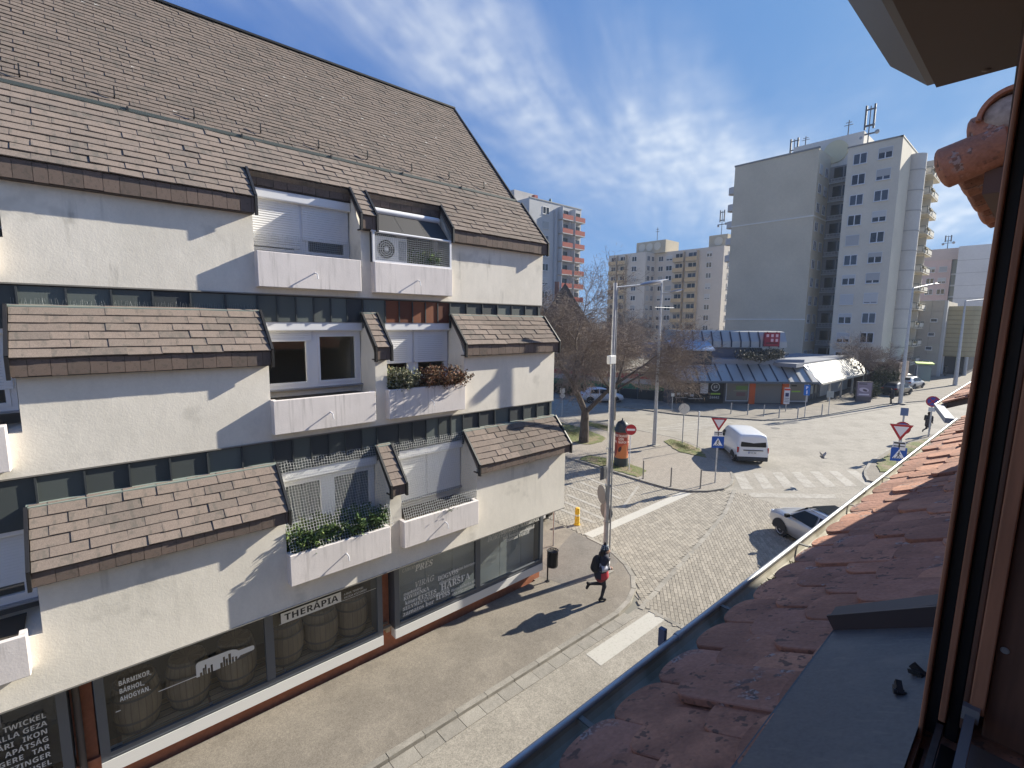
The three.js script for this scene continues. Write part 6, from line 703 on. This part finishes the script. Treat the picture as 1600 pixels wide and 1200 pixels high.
  mk('left_wing', [bb(120, 136, -1, 28.1, -91.2, -78.6)], bw, Bt); mk('right_wing', [bb(125, 140, -1, 28.2, -78.6, -58.8)], wall([0.57, 0.52, 0.46], 323), Bt); mk('roof_house', [bb(124, 131, 28, 31.5, -84.5, -75), bb(128, 134, 28.2, 31.6, -64.5, -59.5)], wall([0.5, 0.44, 0.33], 325), Bt); for (const z of [-82.5, -80, -77.5, -61.8]) mk('disc', [new THREE.CylinderGeometry(1.1, 1.1, 0.3, 24).rotateZ(Math.PI / 2).translate(z > -70 ? 127.95 : 123.95, 29.9, z)], mat([0.6, 0.56, 0.46], 0.8), Bt);
  const balc = (par, x, y, z0, z1, m, pm) => { const g = new THREE.Group(); g.name = 'balcony'; par.add(g); mk('parapet', [bb(x - 1.1, x - 0.98, y - 1.25, y - 0.25, z0, z1)], m, g); mk('slab', [bb(x - 1.1, x, y - 1.4, y - 1.26, z0, z1)], pm, g); mk('opening', [bb(x - 0.05, x + 0.04, y - 1.2, y + 0.9, z0 + 0.4, (z0 + z1) / 2 - 0.1), bb(x - 0.05, x + 0.04, y - 0.4, y + 0.9, (z0 + z1) / 2 + 0.1, z1 - 0.4)], panes[Math.floor(R() * 3)], g); mk('divider', [bb(x - 1.1, x, y - 1.25, y + 1.3, z1 - 0.02, z1 + 0.14)], pm, g); return g; };
  const yel = mat([0.58, 0.43, 0.25], 0.8), yel2 = mat([0.52, 0.43, 0.32], 0.8);
  for (let k = 0; k < 10; k++) { const y = 26.4 - 2.75 * k; balc(Bt, 120, y, -90.6, -88, yel, yel2); balc(Bt, 120, y, -87.4, -84.8, yel, yel2); win(Bt, [119.98, y, -82.3], FX, 1.6, 1.4); win(Bt, [121.4, y, -78.58], 0, 1.3, 1.4); win(Bt, [123.6, y, -78.58], 0, 1.3, 1.4); win(Bt, [124.98, y, -76.8], FX, 1.5, 1.4); win(Bt, [124.98, y, -74.2], FX, 1.9, 1.4); balc(Bt, 125, y, -72.6, -69.6, yel, yel2); balc(Bt, 125, y, -68.8, -65.6, yel, yel2); win(Bt, [124.98, y, -62.6], FX, 1.5, 1.4); win(Bt, [128.4, y, -58.78], 0, 1.5, 1.4); win(Bt, [134, y, -58.78], 0, 1.5, 1.4); }
  mast('thin aerial on the left roof house of the beige block', 126, 31.5, -79, 4, 0); mast('lattice aerial on the right roof house of the beige block', 130, 31.6, -62.2, 6.5, 1);
  // left block with red balconies
  const A = thing('apartment_block', 'pale grey apartment block with red balconies behind the stepped house', 'apartment block'), aw = wall([0.5, 0.5, 0.5], 331), red = mat([0.3, 0.055, 0.04], 0.8);
  mk('wall', [bb(68.9, 84.7, -1, 32.8, -86, -72.4)], aw, A); mk('roof_house', [bb(68.95, 75, 32.8, 35.2, -84, -77)], wall([0.46, 0.44, 0.42], 333), A); mk('parapet', [bb(68.85, 84.8, 32.8, 33.0, -72.6, -72.3)], mat([0.3, 0.3, 0.3], 0.8), A); mk('vent', [bb(71.5, 72.4, 33, 34, -74.5, -73.6)], red, A); mk('vent', [cy(0.5, 0.2, 1.1, 76.5, 33, -74, 12)], mat([0.1, 0.16, 0.15], 0.7), A); mk('pilaster', [bb(76, 76.5, 0, 31.4, -72.4, -71.9)], wall([0.42, 0.44, 0.47], 335), A);
  for (let k = 0; k < 11; k++) { const y = 31 - 2.84 * k; for (const [x0, x1] of [[77.4, 80.7], [81.4, 84.6]]) { const g = new THREE.Group(); g.name = 'balcony'; A.add(g); mk('parapet', [bb(x0, x1, y - 1.15, y - 0.2, -71.2, -71.08)], red, g); mk('slab', [bb(x0, x1, y - 1.34, y - 1.16, -72.4, -71.08)], mat([0.4, 0.4, 0.4], 0.8), g); mk('opening', [bb(x0 + 0.3, x0 + 1.3, y - 1.1, y + 0.9, -72.44, -72.36), bb(x0 + 1.6, x1 - 0.3, y - 0.4, y + 0.9, -72.44, -72.36)], panes[Math.floor(R() * 3)], g); mk('side_screen', [bb(x0 - 0.05, x0 + 0.03, y - 1.2, y + 1.3, -72.4, -71.1)], mat([0.55, 0.56, 0.57], 0.7), g); } win(A, [73.6, y, -72.38], 0, 1.9, 1.5); win(A, [68.88, y, -76], FX, 1.2, 1.4); win(A, [68.88, y, -81], FX, 1.2, 1.4); }
  // right-hand blocks
  const pk = thing('apartment_block', 'pink apartment block at the far right between tower and window frame', 'apartment block'); mk('wall', [bb(165, 180, -1, 27.6, -24.8, -19.3)], wall([0.6, 0.46, 0.41], 341), pk); mk('wall', [bb(170, 182, -1, 25, -28.4, -24.8)], wall([0.58, 0.56, 0.58], 343), pk); mk('top_band', [bb(164.9, 165.1, 24.9, 27.7, -24.8, -17.8)], wall([0.56, 0.46, 0.4], 345), pk); mk('stair_glazing', [bb(166, 168, -1, 27.4, -19.3, -17.7)], mat([0.16, 0.2, 0.2], 0.3), pk); for (let k = 0; k < 9; k++) { const y = 22.6 - 2.8 * k; win(pk, [164.98, y, -23.1], FX, 1.6, 1.4); win(pk, [164.98, y, -20.8], FX, 1.6, 1.4); win(pk, [169.98, y, -26.6], FX, 1.4, 1.4); mk('landing', [bb(165.8, 166.05, y - 1.5, y - 1.1, -19.3, -17.7)], mat([0.5, 0.52, 0.52], 0.7), pk); } mast('aerial on the roof of the pink block', 166, 27.6, -20.6, 3.4, 1);
  const wh = thing('apartment_block', 'plain pale grey blank gable wall beside the pink block', 'apartment block'); mk('wall', [bb(160, 176, -1, 27.4, -17.7, -8)], wall([0.62, 0.62, 0.61], 347), wh); mk('seam', [0, 1, 2, 3, 4, 5, 6, 7].map((k) => bb(159.95, 160.05, 3 + k * 3, 3.08 + k * 3, -17.7, -8)), mat([0.38, 0.38, 0.38], 0.9), wh);
  const gy = thing('office_block', 'low grey-brown panelled block with four small windows behind the bus shelter', 'office block'); mk('wall', [bb(105, 120, -1, 12.4, -17.1, -12.5)], wall([0.42, 0.385, 0.33], 351), gy); for (let r = 0; r < 7; r++) for (let c = 0; c < 3; c++) mk('panel', [bb(104.92, 105, 0.2 + r * 1.74, 1.9 + r * 1.74, -17.05 + c * 1.52, -15.57 + c * 1.52)], wall([0.43 + 0.02 * R(), 0.395 + 0.015 * R(), 0.34], 352 + c, 3), gy); [9.2, 6.9, 4.6, 2.3].forEach((y, i) => win(gy, [104.9, y, -13.6 - 0.12 * i], FX, 0.9, 0.6, { one: 1, blind: 0.001 })); mk('edge_strip', [bb(104.9, 105.4, 0, 12.4, -12.5, -12.1)], mat([0.5, 0.5, 0.48], 0.8), gy);
  const ye = thing('office_block', 'yellow ribbed panel building with a curved corner behind the far lamp', 'office block'); const s2 = []; for (let i = 0; i <= 14; i++) { const a = i / 14 * Math.PI / 2; s2.push([112.2 - 2.2 * Math.cos(a), -10.8 + 2.2 * Math.sin(a)]); } mk('wall', [slab([[110, -13.2], ...s2, [130, -8.6], [130, -13.2]], 3.2, 11.6)], wall([0.42, 0.36, 0.22], 361, 4), ye); for (let k = 0; k < 11; k++) mk('rib', [slab([[109.93, -13.2], ...s2.map(([x, z]) => [x - 0.07, z + 0.05]), [130, -8.55], [130, -13.2]], 3.3 + k * 0.75, 3.36 + k * 0.75)], mat([0.24, 0.2, 0.12], 0.8), ye); mk('window_band', [slab([[112, -8.7], [130, -8.7], [130, -8.5], [112, -8.5]], 7.5, 8.8), slab([[112, -8.7], [130, -8.7], [130, -8.5], [112, -8.5]], 4.4, 5.6)], panes[0], ye); mk('ground_floor', [bb(111.5, 130, -1, 3.2, -13, -9.6)], mat([0.05, 0.05, 0.055], 0.6), ye); mk('column', [cy(0.25, 0.25, 3.2, 110.6, 0, -9.6), cy(0.25, 0.25, 3.2, 110.4, 0, -12.6)], mat([0.5, 0.5, 0.48], 0.8), ye);
  const hr = thing('gabled_house', 'steep dark roof of a house behind the bare trees', 'house'); mk('roof', [new THREE.ExtrudeGeometry(new THREE.Shape([[-7, 4], [7, 4], [0, 15]].map((p) => new THREE.Vector2(...p))), { depth: 14, bevelEnabled: false })], mat([0.09, 0.07, 0.06], 0.9), hr); mk('wall', [bb(-6.5, 6.5, -1, 4, 0.3, 13.7)], wall([0.4, 0.36, 0.3], 371), hr); mk('chimney', [bb(1.2, 2, 11, 15.6, 5, 6)], mat([0.25, 0.12, 0.09], 0.9), hr); hr.position.set(63, 0, -57); hr.rotation.y = 2.29;
  // the pavilion: metal mansard roofs, shop front, sunlit porch
  const pv = thing('shop_pavilion', 'low shop pavilion with blue-grey metal mansard roof and black sign wall across the junction', 'shop', [49.18, 0, -21.99], -0.715), blue = mat([0.36, 0.36, 0.355], 0.45, { metalness: 0.35 }), blueD = mat([0.03, 0.04, 0.07], 0.5, { metalness: 0.3 }), dk = mat([0.025, 0.025, 0.028], 0.7);
  mk('wall', [bb(-6, 8.6, 0, 3, -6, -0.05)], mat([0.08, 0.08, 0.085], 0.8), pv); mk('sign_wall', [bb(-5.4, -0.25, 0.15, 2.65, -0.05, 0.03)], dk, pv);
  print('lettering', paint(1024, 512, (c) => { c.fillStyle = '#111113'; c.fillRect(0, 0, 1024, 512); c.strokeStyle = '#b9b9b4'; c.lineWidth = 18; c.beginPath(); c.arc(850, 170, 84, 0, 7); c.stroke(); c.fillStyle = '#4a4a4c'; c.beginPath(); c.arc(850, 170, 60, 0, 7); c.fill(); c.fillStyle = '#c9c9c6'; c.fillRect(820, 140, 16, 60); c.fillRect(850, 140, 40, 14); c.fillRect(850, 170, 40, 14); c.fillStyle = '#8fae3c'; c.fillRect(760, 300, 200, 34); c.fillStyle = '#a8a8a4'; c.font = 'bold 74px sans-serif'; c.fillText('24442', 740, 420); c.fillRect(60, 300, 70, 50); c.fillRect(200, 300, 90, 30); c.fillRect(330, 330, 80, 50); c.fillRect(40, 400, 220, 10); c.fillRect(300, 420, 300, 12); c.fillRect(90, 60, 420, 16); c.fillStyle = '#c4c4c4'; c.fillRect(540, 80, 160, 230); }), 5.1, 2.45, pv, [-2.82, 1.4, 0.035], 0, 0.7);
  const sw = (a, b, tex) => { const g = new THREE.Group(); g.name = 'shop_window'; pv.add(g); mk('frame', [bb(a, b, 0.35, 0.45, -0.02, 0.06), bb(a, b, 2.2, 2.3, -0.02, 0.06), bb(a, a + 0.1, 0.45, 2.2, -0.02, 0.06), bb(b - 0.1, b, 0.45, 2.2, -0.02, 0.06)], mat([0.4, 0.4, 0.4], 0.6), g); mk('pane', [bb(a + 0.1, b - 0.1, 0.45, 2.2, -0.04, 0.0)], panes[1], g); print('print', paint(256, 180, (c) => { c.fillStyle = '#6c665c'; c.fillRect(0, 0, 256, 180); for (const [x, y, w, h, k] of tex) { c.fillStyle = k; c.fillRect(x, y, w, h); } }), b - a - 0.24, 1.7, g, [(a + b) / 2, 1.33, 0.01], 0, 0.5); };
  sw(-0.05, 2.35, [[110, 24, 146, 44, '#5f7d3a'], [80, 74, 176, 6, '#8a8a6a'], [120, 96, 110, 40, '#6b4a46']]); sw(6.45, 8.5, [[20, 10, 80, 16, '#111'], [30, 74, 130, 14, '#7fae2c']]);
  for (const [a, b] of [[2.36, 2.95], [5.75, 6.42]]) mk('pillar', [bb(a, b, 0, 2.7, -0.03, 0.14)], mat([0.55, 0.1, 0.02], 0.7), pv); const slats = []; for (let i = 0; i < 22; i++) slats.push(bb(2.96, 5.74, 0.2 + i * 0.1, 0.29 + i * 0.1, -0.03, 0.02 + 0.01 * (i % 2))); mk('roller_shutter', slats, mat([0.2, 0.185, 0.165], 0.7), pv).userData.kind = 'stuff';
  mk('lower_roof', [alongX([[0.75, 2.5], [-1.2, 4.05], [-1.2, 3.9], [0.65, 2.4]], -7, 9.0)], blue, pv); for (let x = -6.6; x < 9; x += 1.15) mk('seam', [beam([x, 2.55, 0.72], [x, 4.08, -1.2], 0.1, 0.1)], blueD, pv); mk('gutter', [bb(-7, 9.05, 2.3, 2.48, 0.62, 0.8)], mat([0.08, 0.1, 0.12], 0.5), pv);
  mk('roof_band', [bb(-7, 8.6, 4.0, 4.62, -3, -1.2)], mat([0.2, 0.22, 0.27], 0.6, { metalness: 0.2 }), pv); mk('upper_wall', [bb(-7, 5, 4.6, 6, -9, -3)], mat([0.13, 0.14, 0.18], 0.7), pv);
  mk('upper_roof', [alongX([[-2.7, 5.75], [-2.75, 6.4], [-3.3, 7.4], [-4, 7.5], [-9, 7.5], [-9, 5.75]], -4, 7.5)], blue, pv); for (let x = -3.6; x < 7.4; x += 1.02) mk('seam', [beam([x, 5.8, -2.66], [x, 6.42, -2.7], 0.1, 0.1, V(0, 0, 1)), beam([x, 6.42, -2.7], [x, 7.42, -3.27], 0.1, 0.1)], blueD, pv); mk('roof_sign', [bb(4.9, 6.6, 5.9, 7.4, -2.72, -2.55)], mat([0.2, 0.02, 0.05], 0.6), pv); print('lettering', paint(128, 110, (c) => { c.fillStyle = '#8c1733'; c.fillRect(0, 0, 128, 110); c.fillStyle = '#d9b4bd'; for (const [x, y] of [[14, 12], [54, 12], [94, 12], [94, 50], [54, 50]]) c.fillRect(x, y, 22, 24); c.fillStyle = '#4d0c20'; c.fillRect(14, 80, 100, 12); }), 1.6, 1.4, pv, [5.75, 6.65, -2.53]); mk('skylight', [alongX([[-0.9, 5.6], [-2.9, 6.5], [-2.9, 6.3], [-0.9, 5.45]], -5.4, -1)], mat([0.35, 0.4, 0.5], 0.3, { metalness: 0.5 }), pv); mk('side_block', [bb(-5.2, -1.2, 3.6, 5.4, -3, -1.1)], mat([0.05, 0.05, 0.055], 0.7), pv);
  const pc = thing('shop_porch', 'sunlit porch with pale ribbed metal roof and glazed shop front at the pavilion corner', 'porch'), pale = tm(colTex(256, 3, (u, v) => mul([0.36, 0.36, 0.355], 0.85 + 0.3 * fbm(u, v, 20, 3, 4, 381))), 0.45, { metalness: 0.35 }); mk('roof', [alongX([[-15.4, 2.35], [-17.3, 4.15], [-17.3, 4.0], [-15.45, 2.2]], 56.2, 75)], pale, pc); for (let x = 56.6; x < 75; x += 0.62) mk('seam', [beam([x, 2.38, -15.38], [x, 4.18, -17.3], 0.06, 0.06)], pale, pc); mk('gutter', [bb(56, 75.2, 2.15, 2.32, -15.42, -15.28)], mat([0.4, 0.38, 0.33], 0.6), pc); mk('gable', [new THREE.ExtrudeGeometry(new THREE.Shape([[15.4, 2.2], [17.3, 2.2], [17.3, 4.1]].map((p) => new THREE.Vector2(...p))), { depth: 0.1, bevelEnabled: false }).rotateY(Math.PI / 2).translate(56.1, 0, 0)], mat([0.28, 0.3, 0.33], 0.6), pc);
  mk('flat_roof', [bb(54, 75, 3.9, 4.3, -24, -17.2)], mat([0.2, 0.21, 0.24], 0.7), pc); mk('wall', [bb(63, 74, 0, 3.9, -17.6, -17.4)], wall([0.66, 0.63, 0.57], 383), pc); mk('wall', [bb(56.3, 63, 0, 3.9, -17.6, -17.4)], mat([0.1, 0.1, 0.1], 0.7), pc); for (let x = 56.6; x < 63; x += 0.95) mk('door_frame', [bb(x, x + 0.1, 0, 2.6, -17.4, -17.32), bb(x + 0.1, x + 0.95, 2.5, 2.6, -17.4, -17.32)], mat([0.3, 0.3, 0.28], 0.6), pc); for (const x of [59.6, 64, 68.4, 73.5]) mk('column', [bb(x, x + 0.16, 0, 2.4, -15.7, -15.54)], mat([0.5, 0.48, 0.42], 0.6), pc); for (let i = 0; i < 4; i++) mk('poster', [bb(56.8 + i * 1.3, 57.5 + i * 1.3, 0.7, 1.6, -17.31, -17.28)], mat([[0.6, 0.58, 0.52], [0.2, 0.18, 0.15], [0.5, 0.5, 0.46], [0.3, 0.28, 0.24]][i], 0.7), pc); mk('awning_box', [bb(66, 70.5, 1.6, 2.6, -17.38, -16.9)], mat([0.16, 0.16, 0.14], 0.8), pc);
  const rw = thing('garden_wall', 'dark brown wall below the tower behind the poster case', 'wall'); mk('wall', [bb(76, 76.4, 0, 3.6, -19, -12.6), bb(76.4, 82, 0, 3.6, -12.9, -12.6)], tm(colTex(256, 2, (u, v) => mul([0.085, 0.05, 0.045], 0.6 + 0.8 * fbm(u, v, 20, 20, 4, 385))), 0.95), rw);
  // fence with red, white and green boards behind the trees
  const fe = thing('painted_fence', 'board fence painted in red, white and green stripes behind the bare trees', 'fence'), fc = [mat([0.04, 0.045, 0.045], 0.9), mat([0.03, 0.16, 0.08], 0.8), mat([0.42, 0.4, 0.37], 0.8), mat([0.36, 0.03, 0.045], 0.8)], f0 = V(40.6, 0, -41), f1 = V(46, 0, -25.6); for (let i = 0; i < 8; i++) { const a = f0.clone().lerp(f1, i / 8 + 0.004), b = f0.clone().lerp(f1, (i + 1) / 8 - 0.004); [0, 1.15, 1.75, 2.3].forEach((y, k) => mk('board', [beam([a.x, y + [0.57, 0.29, 0.27, 0.27][k], a.z], [b.x, y + [0.57, 0.29, 0.27, 0.27][k], b.z], 0.06, [1.12, 0.57, 0.53, 0.53][k])], fc[k], fe)); mk('fence_post', [bb(a.x - 0.06, a.x + 0.06, 0, 2.95, a.z - 0.06, a.z + 0.06)], fc[0], fe); }
}
// ---------------------------------------------------------------- bare trees and shrubs
function bareTree(label, pos, seed, o) {
  const r = rng(seed), t = thing('bare_tree', label, 'tree', pos), trunk = new Bin(), crown = new Bin(), droop = o.droop ?? 0;
  const grow = (a, d, L, rad, lv) => {
    const n = lv < 2 ? 4 : 3; let p = a.clone(), dir = d.clone(); for (let i = 0; i < n; i++) { dir.add(V((r() - 0.5) * o.wig, (r() - 0.5) * o.wig * 0.7 + (lv > 2 ? -droop : 0.05), (r() - 0.5) * o.wig)).normalize(); const q = p.clone().addScaledVector(dir, L / n), r0 = rad * (1 - 0.55 * i / n), r1 = rad * (1 - 0.55 * (i + 1) / n); if (lv < 2 || (q.y > 2.6 && (lv < o.depth || r() < (o.thin ?? 0.75)))) (lv < 2 ? trunk : crown).limb(p, q, Math.max(0.009, r0), Math.max(0.007, lv >= o.depth ? r1 * 0.7 : r1), lv < 1 ? 9 : lv < 2 ? 7 : lv < 4 ? 4 : 3); p = q;
      if (lv < o.depth && (i > 0 || lv > 1)) { const k = lv < 2 ? 2 : o.kids + (r() < (o.more ?? 0) ? 1 : 0); for (let j = 0; j < k; j++) { const ax = V(r() - 0.5, (r() - 0.5) * 0.6, r() - 0.5).normalize(), nd = dir.clone().applyAxisAngle(ax.cross(dir).normalize(), 0.45 + 0.75 * r()).normalize(); grow(p, nd, L * (0.5 + 0.26 * r()), r1 * (0.5 + 0.16 * r()), lv + 1); } } }
    if (lv < o.depth) grow(p, dir, L * 0.62, rad * 0.44, lv + 1);
  };
  for (const [d, L, rad, from] of o.stems) grow(V(...from), V(...d).normalize(), L, rad, from[1] > 0.5 ? 1 : 0);
  for (const [a, b, r0, r1] of o.bole ?? []) { let p = V(...a); const B = V(...b), A = V(...a); for (let i = 1; i <= 5; i++) { const q = A.clone().lerp(B, i / 5).add(V((r() - 0.5) * 0.05, 0, (r() - 0.5) * 0.05)); trunk.limb(p, q, lerp(r0, r1, (i - 1) / 5), lerp(r0, r1, i / 5), 11); p = q; } }
  mk('trunk', [trunk.geo()], M.bark, t); mk('crown', [crown.geo()], o.twig ?? M.twig, t).userData.kind = 'stuff'; return t;
}
bareTree('big bare tree with a forked trunk on the paved island', [25.3, KH, -20.85], 71, { depth: 5, kids: 3, wig: 0.6, droop: 0.03, more: 0.1, thin: 0.3, bole: [[[0, -0.1, 0], [-0.05, 2.2, 0.1], 0.36, 0.25], [[-0.05, 2.1, 0.1], [-0.9, 4.4, -0.5], 0.22, 0.16], [[0.0, 2.1, 0.1], [1.5, 3.9, 1.2], 0.17, 0.11]], stems: [[[-0.7, 1, -0.5], 3.4, 0.14, [-0.9, 4.3, -0.5]], [[0.2, 1, 0.1], 3.6, 0.13, [-0.85, 4.3, -0.45]], [[-0.5, 0.7, 0.6], 3.0, 0.1, [-0.7, 3.9, -0.4]], [[0.8, 1, 0.7], 3.4, 0.1, [1.5, 3.85, 1.2]], [[0.4, 0.5, -0.6], 3.0, 0.1, [-0.6, 3.6, -0.3]]] });
bareTree('second bare tree with drooping twigs behind the two street lamps', [33.5, 0, -24.5], 83, { depth: 5, kids: 3, wig: 0.6, droop: 0.08, more: 0, thin: 0.3, twig: M.twig2, bole: [[[0, -0.1, 0], [0.1, 2.6, 0], 0.24, 0.18]], stems: [[[0.2, 1, 0.1], 3.4, 0.15, [0.1, 2.5, 0]], [[0.8, 0.8, 0.6], 3.2, 0.12, [0.1, 2.4, 0]], [[-0.7, 0.8, -0.4], 3.2, 0.12, [0.1, 2.4, 0]], [[0.5, 0.6, -0.7], 3, 0.1, [0.1, 2.5, 0]]] });
bareTree('bare reddish tree behind the pavilion roof before the beige block', [62, 0, -46], 91, { depth: 5, kids: 2, wig: 0.5, twig: M.twig2, bole: [[[0, -0.1, 0], [0, 2.5, 0], 0.3, 0.22]], stems: [[[0.1, 1, 0.2], 4.2, 0.2, [0, 2.4, 0]], [[0.6, 0.9, 0.8], 4, 0.16, [0, 2.4, 0]], [[-0.6, 0.9, -0.7], 4, 0.16, [0, 2.4, 0]]] });
bareTree('bare tree in front of the block with red balconies', [46, 0, -43], 97, { depth: 5, kids: 3, wig: 0.5, bole: [[[0, -0.1, 0], [0, 2.5, 0], 0.28, 0.2]], stems: [[[0.1, 1, 0.1], 3.8, 0.18, [0, 2.4, 0]], [[0.6, 0.8, 0.7], 3.6, 0.15, [0, 2.4, 0]], [[-0.6, 0.9, -0.6], 3.6, 0.15, [0, 2.4, 0]]] });
bareTree('slender bare tree between the tower block and the poster case', [72.5, 0, -15.2], 103, { depth: 5, kids: 2, wig: 0.5, bole: [[[0, -0.1, 0], [0, 2, 0], 0.16, 0.12]], stems: [[[0.1, 1, 0.1], 2.8, 0.1, [0, 1.9, 0]], [[0.6, 0.9, 0.6], 2.4, 0.08, [0, 1.9, 0]], [[-0.5, 0.9, -0.6], 2.4, 0.08, [0, 1.9, 0]]] });
{
  const shrub = (label, pos, sx, sy, sz, n, cols, L, seed, cat = 'shrub') => { const r = rng(seed), t = thing('shrub', label, cat, pos), b = new Bin(), st = new Bin(), cl = []; for (let i = 0; i < 14; i++) { const a = r() * 6.28, q = Math.sqrt(r()); cl.push([Math.cos(a) * q * sx * 0.75, sy * (0.35 + 0.5 * r()) * (1 - 0.4 * q), Math.sin(a) * q * sz * 0.75, 0.3 + 0.35 * r()]); } for (const c of cl) { st.limb(V(c[0] * 0.3, 0, c[2] * 0.3), V(c[0], c[1], c[2]), 0.03, 0.008, 4, [0.07, 0.055, 0.04]); for (let i = 0; i < n / 14; i++) { const u = V(r() - 0.5, r() - 0.5, r() - 0.5).normalize().multiplyScalar(c[3] * (0.35 + 0.65 * r())); b.leaf(V(c[0] + u.x * sx, c[1] + u.y * sy, c[2] + u.z * sz), L * (0.6 + 0.8 * r()), L * 0.5, r, cols[Math.floor(r() * cols.length)]); } } mk('foliage', [b.geo()], M.vcol, t).userData.kind = 'stuff'; mk('stems', [st.geo()], M.vcol, t); };
  const ev = [[0.04, 0.055, 0.02], [0.07, 0.085, 0.03], [0.03, 0.04, 0.018], [0.14, 0.13, 0.08]], iv = [[0.06, 0.055, 0.04], [0.1, 0.09, 0.07], [0.045, 0.05, 0.025], [0.16, 0.14, 0.11]];
  shrub('sunlit evergreen shrubs behind the poster case on the right pavement', [66.5, KH, -13.6], 3, 1.7, 1.2, 5200, ev, 0.2, 111); shrub('taller evergreen shrub under the slender tree by the dark brown wall', [73.6, KH, -13.4], 2, 3.4, 1.4, 4200, ev, 0.22, 113); shrub('tangled dry creeper on the pavilion roof below the red sign', [54.3, 4.5, -20.7], 4.2, 1.1, 1.6, 5200, iv, 0.22, 117, 'creeper'); shrub('dark shrubs at the foot of the painted fence', [41.4, 0, -36], 1.2, 1.5, 3, 3000, ev, 0.18, 119);
}
scene.fog = new THREE.FogExp2(new THREE.Color().setRGB(0.62, 0.72, 0.85), 0.0004);
renderer.render(scene, camera);
